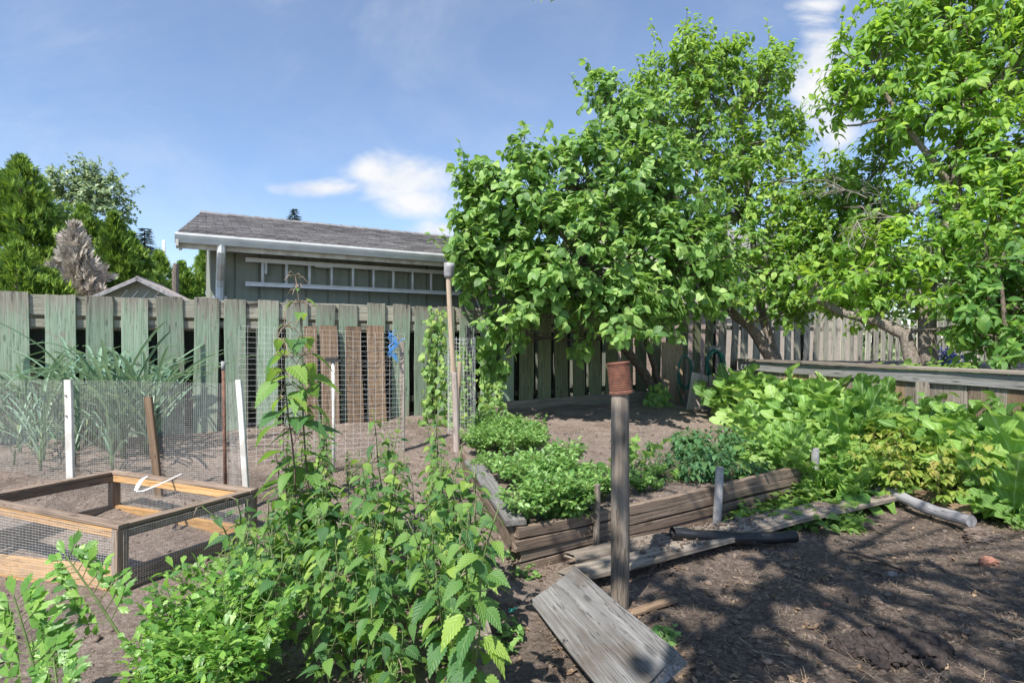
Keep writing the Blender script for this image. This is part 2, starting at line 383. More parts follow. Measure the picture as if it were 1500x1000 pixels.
# ------------------------------------------------------------------ leaves
def leaf_tmpl(rows, prof, serr=0, fold=.25, curl=.15, wav=0, uvw=None):
    V = []; UV = []; Fc = []
    n = rows * (2 if serr else 1); wm = max(prof(i / 40) for i in range(41))
    for i in range(n + 1):
        t = i / n; w = max(prof(t), .004)
        y = t
        if serr and i % 2 == 0 and 0 < i < n: w *= 1 - serr
        yy = y + (serr * .10 if (serr and i % 2) else 0)
        for j, sx in enumerate((-1, 0, 1)):
            x = sx * w
            z = fold * abs(x) - curl * t * t + (wav * math.sin(t * 27 + sx * 1.9) * w * (abs(sx)))
            V.append((x, yy if sx else y, z)); UV.append((.5 + .5 * x / wm, t))
    for i in range(n):
        a = i * 3
        Fc += [(a, a + 1, a + 4, a + 3), (a + 1, a + 2, a + 5, a + 4)]
    return np.array(V), np.array(Fc), np.array(UV)
def ovate(w, k=.75, acu=1.0):
    return lambda t: w * (math.sin(pi * t ** k) ** .9 if 0 < t < 1 else 0) * (1 if acu == 1 else (1 - t) ** (acu - 1))
T = {}
T['quince'] = leaf_tmpl(6, ovate(.39, .92), 0, .2, .28)
T['cherry'] = leaf_tmpl(5, ovate(.25, .8), 0, .28, .32)
T['plum'] = leaf_tmpl(4, ovate(.30, .85), 0, .25, .25)
T['nettle'] = leaf_tmpl(9, ovate(.36, .62, 1.15), .17, .20, .34)
T['rasp'] = leaf_tmpl(6, ovate(.40, .72, 1.05), .15, .2, .3)
T['simple'] = leaf_tmpl(3, ovate(.33, .75), 0, .2, .25)
T['burdock'] = leaf_tmpl(7, ovate(.42, .62), 0, .22, .35, .12)
def _horse(t): return .03 if t < .23 else .035 + .125 * math.sin(pi * min(1, ((t - .22) / .78)) ** .8) ** .8 if t < 1 else 0
T['horse'] = leaf_tmpl(18, _horse, .12, .30, .14, .75)
def _lob(t): return max(.01, .40 * math.sin(pi * t ** .9) * (1.0 if t < .55 else 1.0))
def lobed():
    V = [(0, 0, 0), (-.25, .42, .03), (-.33, .74, .0), (-.19, .72, .03), (-.10, 1.0, -.08), (.03, .86, -.02), (.17, .97, -.07), (.21, .72, .03), (.36, .72, .0), (.26, .38, .03), (0, .5, -.03)]
    Fc = [(0, 10, 3, 1), (1, 3, 2, 2), (10, 5, 4, 3), (10, 7, 6, 5), (0, 9, 7, 10), (9, 8, 7, 7)]
    V = np.array(V, float); V[:, 0] *= .78
    return V, [np.array([f for f in Fc if f[2] != f[3]]), np.array([f[:3] for f in Fc if f[2] == f[3]])], np.stack([.5 + V[:, 0] * 1.2, V[:, 1]], 1)
T['lobed'] = lobed()
def fan(seed=0):
    r = random.Random(seed); V = []; Fc = []
    for k in range(7):
        a = (k - 3) * .30 + r.uniform(-.08, .08); L = r.uniform(.65, 1.05) * (1 - .06 * abs(k - 3)); w = .085
        d = (math.sin(a), math.cos(a)); q = (d[1], -d[0]); z = r.uniform(-.12, .12)
        b = len(V)
        V += [(0, 0.05, 0), (d[0] * L * .55 - q[0] * w, d[1] * L * .55 - q[1] * w, z), (d[0] * L, d[1] * L, z * 2 - .05), (d[0] * L * .55 + q[0] * w, d[1] * L * .55 + q[1] * w, z)]
        Fc.append((b, b + 3, b + 2, b + 1))
    V = np.array(V); return V, np.array(Fc), np.stack([V[:, 0] * .5 + .5, V[:, 1]], 1)
T['fan'] = fan(3)
def needle_spray():
    V = []; Fc = []
    for k in range(9):
        y = k / 9; w = .22 * (1 - y * .7)
        for s_ in (-1, 1):
            b = len(V); V += [(0, y, 0), (s_ * w, y + .16, -.05), (s_ * w * .9, y + .22, -.05), (0, y + .09, 0)]
            Fc.append((b, b + 1, b + 2, b + 3) if s_ > 0 else (b + 3, b + 2, b + 1, b))
    V = np.array(V); return V, np.array(Fc), np.stack([V[:, 0] + .5, V[:, 1]], 1)
T['needle'] = needle_spray()
def nrmz(a): return a / np.maximum(np.linalg.norm(a, axis=-1, keepdims=True), 1e-9)
def scatter(tm, pos, dirs, nrm, sc, bend=0.0):
    V, Fc, UV = tm
    pos = np.asarray(pos, float); y = nrmz(np.asarray(dirs, float)); nn = np.asarray(nrm, float)
    x = nrmz(np.cross(y, nn)); z = np.cross(x, y)
    n = len(pos); sc = np.broadcast_to(np.asarray(sc, float), (n,))[:, None, None]
    L = np.broadcast_to(V[None], (n,) + V.shape).copy()
    b = np.abs(rng.normal(0, 1, n)) * bend
    L[:, :, 2] -= b[:, None] * V[None, :, 1] ** 2
    L[:, :, 0] *= rng.uniform(.85, 1.12, n)[:, None]
    W = (L[:, :, 0:1] * x[:, None] + L[:, :, 1:2] * y[:, None] + L[:, :, 2:3] * z[:, None]) * sc + pos[:, None]
    k = len(V); off = (np.arange(n) * k)
    Fl = Fc if isinstance(Fc, list) else [Fc]
    Fo = [(f[None] + off[:, None, None]).reshape(-1, f.shape[1]) for f in Fl]
    return W.reshape(-1, 3), Fo, np.tile(UV, (n, 1))
class Leaves:
    def __init__(s): s.p = []; s.d = []; s.n = []; s.s = []
    def add(s, p, d, n, sc): s.p.append(tuple(p)); s.d.append(tuple(d)); s.n.append(tuple(n)); s.s.append(sc)
    def mesh(s, name, tm, mat, bend=.12):
        W, Fo, uv = scatter(T[tm], s.p, s.d, s.n, np.array(s.s), bend)
        return np_mesh(name, W, Fo, M[mat], uv, True)
def rdir():
    z = U(-1, 1); a = U(0, 2 * pi); r = math.sqrt(1 - z * z); return Vector((r * math.cos(a), r * math.sin(a), z))

# ------------------------------------------------------------------ ground
def axis(lo, hi, dlo, dhi, step):
    a = list(np.arange(dlo, dhi + 1e-6, step)); d = step
    l = []; x = dlo
    while x > lo: d *= 1.22; x -= d; l.append(x)
    r = []; x = a[-1]; d = step
    while x < hi: d *= 1.22; x += d; r.append(x)
    return np.array(l[::-1] + a + r)
gx = axis(-700, 700, -5.2, 5.4, .035); gy = axis(-60, 900, 1.2, 9.4, .035)
X, Y = np.meshgrid(gx, gy); Z = hgt(X, Y)
far = sst(np.hypot(X, Y), 12, 30); Z = Z * (1 - far) + 0 * far
Vg = np.stack([X, Y, Z], -1).reshape(-1, 3); nx, ny = len(gx), len(gy)
I = np.arange(nx * ny).reshape(ny, nx)
Fg = np.stack([I[:-1, :-1], I[:-1, 1:], I[1:, 1:], I[1:, :-1]], -1).reshape(-1, 4)
def ground_mat():
    m, nt, b = new_mat('garden_soil')
    tc = nt.nodes.new('ShaderNodeTexCoord'); v = tc.outputs['Object']
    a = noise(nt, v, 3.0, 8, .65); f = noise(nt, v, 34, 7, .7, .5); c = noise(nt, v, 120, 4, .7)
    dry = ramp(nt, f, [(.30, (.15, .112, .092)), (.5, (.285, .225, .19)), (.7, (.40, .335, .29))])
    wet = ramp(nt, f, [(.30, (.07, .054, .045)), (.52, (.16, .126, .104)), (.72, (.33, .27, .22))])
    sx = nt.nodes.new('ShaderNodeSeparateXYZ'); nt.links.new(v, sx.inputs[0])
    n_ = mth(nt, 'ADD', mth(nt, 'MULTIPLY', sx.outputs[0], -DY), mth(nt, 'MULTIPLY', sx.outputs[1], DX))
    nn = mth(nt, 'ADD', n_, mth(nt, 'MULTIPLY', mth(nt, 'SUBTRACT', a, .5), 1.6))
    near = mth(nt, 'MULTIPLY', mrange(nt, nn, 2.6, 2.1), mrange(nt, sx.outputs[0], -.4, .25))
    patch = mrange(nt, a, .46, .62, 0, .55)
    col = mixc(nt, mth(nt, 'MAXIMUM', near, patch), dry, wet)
    st = mrange(nt, c, .62, .72, 0, .5)
    col = mixc(nt, st, col, (.42, .35, .27))
    # lawn far beyond the garden
    r2 = mth(nt, 'MAXIMUM', mrange(nt, n_, 12, 14), 0)
    col = mixc(nt, r2, col, (.06, .10, .03))
    nt.links.new(col, b.inputs['Base Color']); b.inputs['Roughness'].default_value = .95; b.inputs['Specular IOR Level'].default_value = .15
    h = mth(nt, 'ADD', f, mth(nt, 'MULTIPLY', c, .5)); bump(nt, b, h, 1.0, .03)
    return m
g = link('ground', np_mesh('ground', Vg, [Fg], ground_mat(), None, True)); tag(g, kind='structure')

# clods, straw and dead leaves lying about
def ico():
    t = (1 + 5 ** .5) / 2
    v = np.array([(-1, t, 0), (1, t, 0), (-1, -t, 0), (1, -t, 0), (0, -1, t), (0, 1, t), (0, -1, -t), (0, 1, -t), (t, 0, -1), (t, 0, 1), (-t, 0, -1), (-t, 0, 1)], float)
    f = np.array([(0, 11, 5), (0, 5, 1), (0, 1, 7), (0, 7, 10), (0, 10, 11), (1, 5, 9), (5, 11, 4), (11, 10, 2), (10, 7, 6), (7, 1, 8), (3, 9, 4), (3, 4, 2), (3, 2, 6), (3, 6, 8), (3, 8, 9), (4, 9, 5), (2, 4, 11), (6, 2, 10), (8, 6, 7), (9, 8, 1)])
    return v / np.linalg.norm(v[0]), f
IV, IF = ico()
def clods(name, xy, rad, mat, label, cat):
    n = len(xy); V = IV[None] * (1 + rng.uniform(-.5, .45, (n, 12, 1))) * rad[:, None, None] * rng.uniform(.5, 1.4, (n, 1, 3)) * np.array([1, 1, .7])
    z = hgt(xy[:, 0], xy[:, 1]) + rad * .25
    V = V + np.concatenate([xy, z[:, None]], 1)[:, None]
    Fo = (IF[None] + (np.arange(n) * 12)[:, None, None]).reshape(-1, 3)
    o = link(name, np_mesh(name, V.reshape(-1, 3), [Fo], mat, None, False)); return tag(o, label, cat, kind='stuff')
def near_pts(n, x0, x1, y0, y1): return np.stack([rng.uniform(x0, x1, n), rng.uniform(y0, y1, n)], 1)
pts = np.concatenate([near_pts(5200, -4.5, 3.9, 1.4, 7.5), near_pts(4200, .2, 3.6, 1.4, 4.6)])
clods('soil_clods', pts, np.minimum(rng.gamma(1.6, .0034, len(pts)) + .002, .022), M['clod'], 'small crumbly clods of brown soil lying all over the beds', 'soil')
def straw(name, xy, lmin, lmax, w, mat, label, cat, lift=.012, tilt=.35):
    n = len(xy); a = rng.uniform(0, 2 * pi, n); L = rng.uniform(lmin, lmax, n)
    tmv = []; tmf = []
    for i in range(5):
        t = i / 4; tmv += [(-.5, t, 0), (.5, t, 0)]
        if i: tmf.append((2 * i - 2, 2 * i - 1, 2 * i + 1, 2 * i))
    V = np.array(tmv)
    d = np.stack([np.cos(a), np.sin(a), rng.normal(0, tilt * .4, n)], 1)
    z = hgt(xy[:, 0], xy[:, 1]) + rng.uniform(.001, lift, n)
    x = nrmz(np.cross(d, rng.normal(0, .4, (n, 3)) + np.array([0, 0, 1])))
    cur = rng.normal(0, .25, n)
    W = np.concatenate([xy, z[:, None]], 1)[:, None] + d[:, None] * V[None, :, 1:2] * L[:, None, None] + x[:, None] * (V[None, :, 0:1] * w + (cur[:, None] * L[:, None] * V[None, :, 1] ** 2)[..., None])
    gz = hgt(W[..., 0].ravel(), W[..., 1].ravel()).reshape(W.shape[:2]) + .002
    W[..., 2] = np.maximum(W[..., 2], gz)
    Fo = (np.array(tmf)[None] + (np.arange(n) * 10)[:, None, None]).reshape(-1, 4)
    return tag(link(name, np_mesh(name, W.reshape(-1, 3), [Fo], M[mat], np.tile(np.zeros((10, 2)), (n, 1)))), label, cat, kind='stuff')
pts = np.concatenate([near_pts(17000, .1, 3.9, 1.3, 4.9), near_pts(3500, -4.5, 0, 1.4, 7), near_pts(8000, -5, -.8, 3.6, 7)])
straw('straw_litter', pts, .012, .08, .0016, 'straw', 'dry straw and grass stalks strewn over the soil', 'straw', lift=.02)

# ------------------------------------------------------------------ back fence
FN, FB = 7.5, .22
fence = thing('wooden_fence', 'long weathered green board fence along the back of the garden', 'fence', SN(-1, FN, FB))
sp = .337; k = 0
for i in range(68):
    s = -2.62 + i * sp + U(-.012, .012)
    right = s > 7.0; mid = 4.6 < s <= 7.0
    top = 1.80 + U(-.025, .018) + (.15 if right else 0)
    if s > 13: top -= .1
    lean = U(-.02, .02) + (.05 if right else 0)
    b = FB + (.12 if mid or right else U(-.02, .03))
    w = .246 + U(-.016, .014) - (.05 if right else 0)
    board('board', SN(s, FN - .02, b), SN(s + lean * 1.5, FN - .02 + U(-.006, .006), top), w, .022, (DY, -DX, 0), 'fence' if s < 4.4 else ('olive_shaded' if s < 8.6 else 'fencetop'), fence, warp=.005, jag=.012, bev=.002)  # middle boards carry tree shade in their colour, far pale ones sunlight
for a in range(8):
    s0, s1 = -2.7 + a * 2.85, -2.7 + (a + 1) * 2.85 - .004
    dz = .15 if s0 > 6.9 else 0
    board('rail', SN(s0, FN + .025, 1.50 + dz * .5), SN(s1, FN + .025, 1.49 + dz * .5), .085, .04, (DY, -DX, 0), 'fencetop', fence)
    board('rail', SN(s0, FN + .025, .50), SN(s1, FN + .025, .50), .085, .04, (DY, -DX, 0), 'fenceback_shaded', fence)
    if s0 < 5: board('top_board', SN(s0, FN + .003, 1.685), SN(s1, FN + .003, 1.68), .21, .018, (DY, -DX, 0), 'fencetop', fence, warp=.002)
    if 4 < s0 < 7 or 1.4 < s0 < 4: pass
    round_ = board('post', SN(s0 + .05, FN + .10, -.1), SN(s0 + .05, FN + .10, 1.76 + dz), .09, .09, (DY, -DX, 0), 'fenceback_shaded', fence)
for i in range(29):
    s = -2.45 + i * sp
    if s > 7: break
    board('back_board', SN(s, FN + .16, .3), SN(s, FN + .16, 1.60), .30 if s < 4.4 else .22, .02, (DY, -DX, 0), 'fenceback_shaded', fence)
board('kick_board', SN(3.85, FN - .045, .30), SN(7.25, FN - .045, .33), .19, .03, (DY, -DX, 0), 'greydark', fence)

# ------------------------------------------------------------------ neighbour's garage
GN = 8.45
garage = thing('garage', 'green grey garage with dark shingle roof behind the fence', 'garage', SN(.15, GN, .1))
R = Matrix(((DX, -DY, 0, 0), (DY, DX, 0, 0), (0, 0, 1, 0), (0, 0, 0, 1)))   # local x along the fence, y away
def siding_mat(name, c, c2):
    m, nt, b = new_mat(name); tc = nt.nodes.new('ShaderNodeTexCoord')
    mp = nt.nodes.new('ShaderNodeMapping'); mp.inputs['Scale'].default_value = (14, 14, 1.2); nt.links.new(tc.outputs['Object'], mp.inputs[0])
    n = noise(nt, mp.outputs[0], 1.0, 6); n2 = noise(nt, tc.outputs['Object'], 1.3, 4)
    col = mixc(nt, mrange(nt, n2, .45, .7, 0, .35), ramp(nt, n, [(.3, c2), (.7, c)]), tuple(x * .62 for x in c))
    nt.links.new(col, b.inputs['Base Color']); b.inputs['Roughness'].default_value = .75; bump(nt, b, n, .25, .003); return m
M['siding'] = siding_mat('garage_siding', (.275, .295, .24), (.215, .235, .19))
m = MB(); x = 0.15; V = []; prof = []
while x < 6.6:
    prof += [(x, 0), (x + .277, 0), (x + .28, .022), (x + .302, .022)]; x += .305
for q, (a, b_) in enumerate(prof): V += [(a, GN + b_, .0), (a, GN + b_, 2.56)]
m.add(V, [(2 * i, 2 * i + 2, 2 * i + 3, 2 * i + 1) for i in range(len(prof) - 1)])
m.add([(.15, GN, 0), (.15, GN, 2.56), (.15, GN + 2.15, 3.28), (.15, GN + 4.3, 2.56), (.15, GN + 4.3, 0)], [(0, 1, 2, 3, 4)])
m.add([(6.6, GN, 0), (6.6, GN, 2.56), (6.6, GN + 2.15, 3.28), (6.6, GN + 4.3, 2.56), (6.6, GN + 4.3, 0)], [(4, 3, 2, 1, 0)])
m.add([(.15, GN + 4.3, 0), (6.6, GN + 4.3, 0), (6.6, GN + 4.3, 2.56), (.15, GN + 4.3, 2.56)], [(0, 1, 2, 3)])
m.build('wall', M['siding'], garage, R)
def shingle_mat():
    m, nt, b = new_mat('asphalt_shingles'); tc = nt.nodes.new('ShaderNodeTexCoord')
    br = nt.nodes.new('ShaderNodeTexBrick'); nt.links.new(tc.outputs['Object'], br.inputs['Vector'])
    br.inputs['Scale'].default_value = 1; br.inputs['Brick Width'].default_value = .22; br.inputs['Row Height'].default_value = .13
    br.inputs['Mortar Size'].default_value = .006; br.inputs['Color1'].default_value = (.16, .15, .15, 1); br.inputs['Color2'].default_value = (.26, .245, .245, 1); br.inputs['Mortar'].default_value = (.05, .045, .045, 1)
    n = noise(nt, tc.outputs['Object'], 60, 5, .7); n2 = noise(nt, tc.outputs['Object'], 1.6, 6, .6)
    c = mixc(nt, mrange(nt, n, .3, .7, 0, .6), br.outputs['Color'], (.24, .225, .22)); c = mixc(nt, mrange(nt, n2, .5, .75, 0, .6), c, (.11, .105, .09))
    nt.links.new(c, b.inputs['Base Color']); b.inputs['Roughness'].default_value = .95
    sx = nt.nodes.new('ShaderNodeSeparateXYZ'); nt.links.new(tc.outputs['Object'], sx.inputs[0])
    saw = mth(nt, 'FRACT', mth(nt, 'DIVIDE', sx.outputs[1], .13))
    bump(nt, b, mth(nt, 'SUBTRACT', mth(nt, 'MULTIPLY', n, .4), saw), .8, .012); return m
M['shingle'] = shingle_mat()
EZ, RZ, EN, RN = 2.63, 3.42, 7.98, 10.55
sl = math.hypot(RN - EN, RZ - EZ); an = math.atan2(RZ - EZ, RN - EN)
MR = R @ Matrix.Translation((-.22, EN, EZ)) @ Matrix.Rotation(an, 4, 'X')
m = MB(); 
rows = 20
for r in range(rows):                               # overlapping courses of shingles
    y0, y1 = sl * r / rows, sl * (r + 1) / rows + .01
    segs = 44; x0 = 0; 
    for q in range(segs):
        o_ = .27 * r / rows; xa, xb = o_ + (7.1 - o_) * q / segs, o_ + (7.1 - o_) * (q + 1) / segs - .004
        t = .012 + U(0, .006); yy = y0 - U(0, .012)
        m.add([(xa, yy, 0), (xb, yy, 0), (xb, y1, 0), (xa, y1, 0), (xa, yy, t), (xb, yy, t), (xb, y1, .002), (xa, y1, .002)], [(4, 5, 6, 7), (0, 1, 5, 4), (1, 2, 6, 5), (3, 0, 4, 7)])
m.add([(0, .005, -.055), (7.1, .005, -.055), (7.1, sl - .005, -.055), (.27, sl - .005, -.055), (0, .005, -.004), (7.1, .005, -.004), (7.1, sl - .005, -.004), (.27, sl - .005, -.004)], [(3, 2, 1, 0), (4, 5, 6, 7), (0, 1, 5, 4), (1, 2, 6, 5), (2, 3, 7, 6), (3, 0, 4, 7)])
m.build('roof', M['shingle'], garage, MR)
m = MB(); m.box((3.73, sl / 2, -.02), (6.74, sl, .05)); m.build('roof', M['shingle'], garage, R @ Matrix.Translation((-.22, RN, RZ)) @ Matrix.Rotation(-an, 4, 'X'))
m = MB()
for q in range(34):
    a = .04 + q * .205; z = RZ + .02 + U(0, .006)
    m.add([(a, RN - .13, z - .045), (a, RN, z + .012), (a, RN + .13, z - .045), (a + .235, RN - .13, z - .058), (a + .235, RN, z - .002), (a + .235, RN + .13, z - .058), (a, RN - .13, z - .075), (a, RN + .13, z - .075)], [(0, 3, 4, 1), (1, 4, 5, 2), (6, 0, 1, 2, 7)])
m.build('ridge_cap', M['shingle'], garage, R)
m = MB(); V = []                                    # K-style gutter
gp = [(0, .10), (-.015, .115), (-.125, .115), (-.13, .09), (-.12, .06), (-.095, .0), (0, 0)]
m = MB()
for a in (-.22, 6.88): pass
m.add([(a, EN + .02 + y, EZ - .125 + z) for a in (-.24, 6.9) for y, z in gp], [(i, i + 1, i + 8, i + 7) for i in range(6)] + [tuple(range(6, -1, -1)), tuple(range(7, 14))])
m.build('gutter', M['gutter'], garage, R)
m = MB(); m.box((3.33, EN + .045, EZ - .10), (7.1, .03, .16)); m.box((-.215, EN + .03 , EZ - .085), (.03, .24, .17)); m.build('fascia', M['white'], garage, R)
m = MB(); q0, q1 = V3(-.2, EN + .03, EZ - .05), V3(.05, RN - .03, RZ - .05); m.add([q0, q1, q1 - V3(0, 0, .16), q0 - V3(0, 0, .16), q0 + V3(.025, 0, 0), q1 + V3(.025, 0, 0), q1 + V3(.025, 0, -.16), q0 + V3(.025, 0, -.16)], [(0, 1, 2, 3), (7, 6, 5, 4), (4, 5, 1, 0), (3, 2, 6, 7), (1, 5, 6, 2), (4, 0, 3, 7)]); m.build('barge_board', M['white'], garage, R)
m = MB(); m.box((3.35, (EN + GN) / 2 + .05, EZ - .085 + .02), (6.9, GN - EN - .02, .02)); m.build('soffit', M['white'], garage, R)
m = MB(); sd = onN(322, GN)[0]
m.tube([(sd, EN - .03, EZ - .12), (sd, EN - .03, EZ - .2), (sd, EN + .06, EZ - .32), (sd, GN - .12, EZ - .50), (sd, GN - .06, EZ - .62), (sd, GN - .06, .2)], [.052] * 6, 8)
m.box((sd, GN - .04, EZ - .74), (.17, .02, .03)); m.build('downspout', M['gutter'], garage, R)
m = MB()
for px in (417, 503): 
    s_ = onN(px, GN - .02)[0]; m.box((s_, GN - .02, 1.83), (.03, .04, .07)); m.box((s_, GN - .05, 1.80), (.03, .06, .015))
m.build('wall_hook', M['white'], garage, R)
m = MB()
for px, q in ((675, 0), (700, .1)):
    s_ = onN(px, GN - .03)[0]; m.tube([(s_, GN - .02, 2.3), (s_ - .04, GN - .03, 2.05), (s_ + .02, GN - .03, 1.9), (s_ + q, GN - .03, 1.4)], .014, 6)
m.build('cable', M['gutter'], garage, R, True)

LN = GN - .12; ls = onN(366, LN)[0]
lad = thing('ladder', 'aluminium extension ladder hung sideways on the garage wall', 'ladder', SN(ls, LN, 2.07))
def rail(z): 
    m = MB(); m.box((ls + 1.95, LN, z), (3.95, .03, .055)); m.box((ls + 1.95, LN - .022, z + .022), (3.95, .02, .012)); m.box((ls + 1.95, LN - .022, z - .022), (3.95, .02, .012)); m.box((ls - .03, LN, z), (.05, .05, .06)); return m
rail(2.40).build('rail', M['alu'], lad, R); rail(2.075).build('rail', M['alu'], lad, R)
for k in range(12):
    m = MB(); m.tube([(ls + .16 + k * .305, LN, 2.10), (ls + .16 + k * .305, LN, 2.375)], .02, 8); m.build('rung', M['alu'], lad, R, True)
m = MB(); m.box((ls + .2, LN + .06, 2.32), (.03, .13, .2)); m.box((ls + 3.2, LN + .06, 2.32), (.03, .13, .2)); m.box((ls + .95, LN - .02, 2.37), (.22, .02, .03)); m.build('bracket', M['gutter'], lad, R)

# ------------------------------------------------------------------ small shed, poles, house
p = P(205, 408, 12.0)
shed = thing('garden_shed', 'small grey shed with pitched roof beyond the fence', 'shed', (p.x, p.y, 0))
RS = Matrix.Translation((p.x, p.y, 0)) @ Matrix.Rotation(.35, 4, 'Z')
m = MB(); hw = .78; zt = p.z; ze = zt - .42
m.add([(-hw, 0, 0), (hw, 0, 0), (hw, 0, ze), (0, 0, zt - .04), (-hw, 0, ze), (-hw, 2, 0), (hw, 2, 0), (hw, 2, ze), (0, 2, zt - .04), (-hw, 2, ze)], [(0, 1, 2, 3, 4), (1, 6, 7, 2), (5, 0, 4, 9), (6, 5, 9, 8, 7)])
m.build('wall', M['siding'], shed, RS)
for sgn in (-1, 1):
    a = math.atan2(.42, hw); m = MB(); m.box((sgn * hw / 2 * 1.08, .95, (zt + ze) / 2 - .01), (math.hypot(hw, .42) * 1.15, 2.3, .035), Matrix.Rotation(sgn * a, 3, 'Y')); m.build('roof', M['palewood'], shed, RS)
    m = MB(); m.box((sgn * hw / 2 * 1.08, -.22, (zt + ze) / 2 - .045), (math.hypot(hw, .42) * 1.15, .03, .07), Matrix.Rotation(sgn * a, 3, 'Y')); m.build('barge_board', M['greyblue'], shed, RS)
m = MB()
for q in range(4): m.box((-.3 + q * .2, -.012, ze + .06), (.02, .02, .26), Matrix.Rotation(.6, 3, 'Y'))  # pale slanted strips standing in for reflections on glass slats
m.build('reflection_strip', M['gutter'], shed, RS)
a = P(240, 352, 22); m = MB(); m.tube([(a.x, a.y, 0), (a.x, a.y, a.z)], [.09, .06], 8)
tag(m.build('utility_pole', M['gutter'], smooth=True), 'thin pale pole rising behind the hedge beside the garage', 'pole')
a = P(257, 386, 16); m = MB(); m.tube([(a.x, a.y, 0), (a.x, a.y, a.z - .3), (a.x + .02, a.y, a.z)], [.10, .09, .075], 10)
tag(m.build('cut_trunk', M['bark'], smooth=False), 'short dark cut trunk standing among the hedge tops', 'tree trunk')

def lap_mat(name, c, row=.2):
    m, nt, b = new_mat(name); tc = nt.nodes.new('ShaderNodeTexCoord'); sx = nt.nodes.new('ShaderNodeSeparateXYZ'); nt.links.new(tc.outputs['Object'], sx.inputs[0])
    saw = mth(nt, 'FRACT', mth(nt, 'DIVIDE', sx.outputs[2], row)); n = noise(nt, tc.outputs['Object'], 6, 4)
    col = ramp(nt, n, [(.3, tuple(x * .8 for x in c)), (.7, c)]); nt.links.new(col, b.inputs['Base Color']); b.inputs['Roughness'].default_value = .7
    bump(nt, b, mth(nt, 'MULTIPLY', saw, -1), .9, .03); return m
M['house'] = lap_mat('house_siding', (.40, .35, .29))
hs0, hs1, hn = 12.0, 21.0, 11.5
house = thing('house', 'beige sided house glimpsed through the fruit trees', 'house', SN(hs0, hn, 0))
m = MB(); L_ = hs1 - hs0; zw = 4.0; zr = 5.6
m.add([(hs0, hn, 0), (hs1, hn, 0), (hs1, hn, zw), (hs0, hn, zw), (hs0, hn + 7, 0), (hs1, hn + 7, 0), (hs1, hn + 7, zw), (hs0, hn + 7, zw), (hs0, hn + 3.5, zr), (hs1, hn + 3.5, zr)], [(0, 1, 2, 3), (5, 4, 7, 6), (4, 0, 3, 8, 7), (1, 5, 6, 9, 2)])
m.build('wall', M['house'], house, R)
for sg in (0, 1):
    y0, y1 = (hn - .5, hn + 3.5) if sg == 0 else (hn + 3.5, hn + 7.5)
    za, zb = (zw - .2, zr + .04) if sg == 0 else (zr + .04, zw - .2)
    m = MB(); m.add([(hs0 - .4, y0, za), (hs1 + .4, y0, za), (hs1 + .4, y1, zb), (hs0 - .4, y1, zb), (hs0 - .4, y0, za + .1), (hs1 + .4, y0, za + .1), (hs1 + .4, y1, zb + .1), (hs0 - .4, y1, zb + .1)], [(3, 2, 1, 0), (4, 5, 6, 7), (0, 1, 5, 4), (1, 2, 6, 5), (2, 3, 7, 6), (3, 0, 4, 7)])
    m.build('roof', M['shingle'], house, R)
M['glass'] = plain('window_glass', (.10, .12, .14), .08, 0, .1, 3, 0)
for s_ in (hs0 + 2.0, hs0 + 5.5):
    m = MB(); m.box((s_, hn - .03, 2.6), (1.5, .06, 1.2)); w_ = m.build('window', M['white'], house, R)
    m = MB(); m.box((s_ - .35, hn - .064, 2.6), (.6, .01, 1.0)); m.box((s_ + .35, hn - .064, 2.6), (.6, .01, 1.0)); m.build('pane', M['glass'], w_, R)

# brick side wall seen through the gaps of the fence
def brick_mat():
    m, nt, b = new_mat('brick_courses'); tc = nt.nodes.new('ShaderNodeTexCoord')
    mp = nt.nodes.new('ShaderNodeMapping'); mp.inputs['Rotation'].default_value = (pi / 2, 0, 0); nt.links.new(tc.outputs['Object'], mp.inputs[0])
    br = nt.nodes.new('ShaderNodeTexBrick'); nt.links.new(mp.outputs[0], br.inputs['Vector']); br.inputs['Scale'].default_value = 1
    br.inputs['Brick Width'].default_value = .22; br.inputs['Row Height'].default_value = .075; br.inputs['Mortar Size'].default_value = .008
    br.inputs['Color1'].default_value = (.36, .24, .19, 1); br.inputs['Color2'].default_value = (.44, .32, .26, 1); br.inputs['Mortar'].default_value = (.42, .40, .37, 1)
    nt.links.new(br.outputs['Color'], b.inputs['Base Color']); b.inputs['Roughness'].default_value = .9; return m
bw = thing('brick_outbuilding', 'low brick outbuilding showing through the gaps in the right half of the fence', 'outbuilding', SN(8, 9.6, 0))
m = MB(); m.box((9.6, 10.4, 1.05), (3.6, 1.6, 2.1)); m.build('wall', brick_mat(), bw, R)
m = MB(); m.box((9.6, 10.4, 2.15), (3.9, 1.9, .09)); m.build('roof', M['shingle'], bw, R)

# ------------------------------------------------------------------ retaining wall
rw = thing('retaining_wall', 'low timber retaining wall with plank cap below the fruit trees', 'retaining wall', (W0.x, W0.y, .2))
dw = (W1 - W0).normalized(); nw = Vector((dw.y, -dw.x, 0)); nw = nw if nw.x < 0 else -nw; Lw = (W1 - W0).length + 1.2
def WP(t, o, z): return Vector((W0.x, W0.y, 0)) + dw * t + nw * o + Vector((0, 0, z))
t = 0
while t < Lw:
    w = U(.16, .24); board('wall_board', WP(t + w / 2, 0, .05), WP(t + w / 2, 0, .93), w - .006, .035, nw, random.choice(['greydark', 'brown', 'greydark', 'frame']), rw); t += w
board('fascia_board', WP(.02, .04, .935), WP(Lw, .04, .90), .13, .025, nw, M['white'] and 'grey', rw)
board('cap_board', WP(-.06, .0, 1.022), WP(Lw * .5, .0, 1.012), .17, .035, (0, 0, 1), 'greydark', rw)
board('cap_board', WP(Lw * .5 + .004, .0, 1.012), WP(Lw, .0, .99), .17, .035, (0, 0, 1), 'greydark', rw)
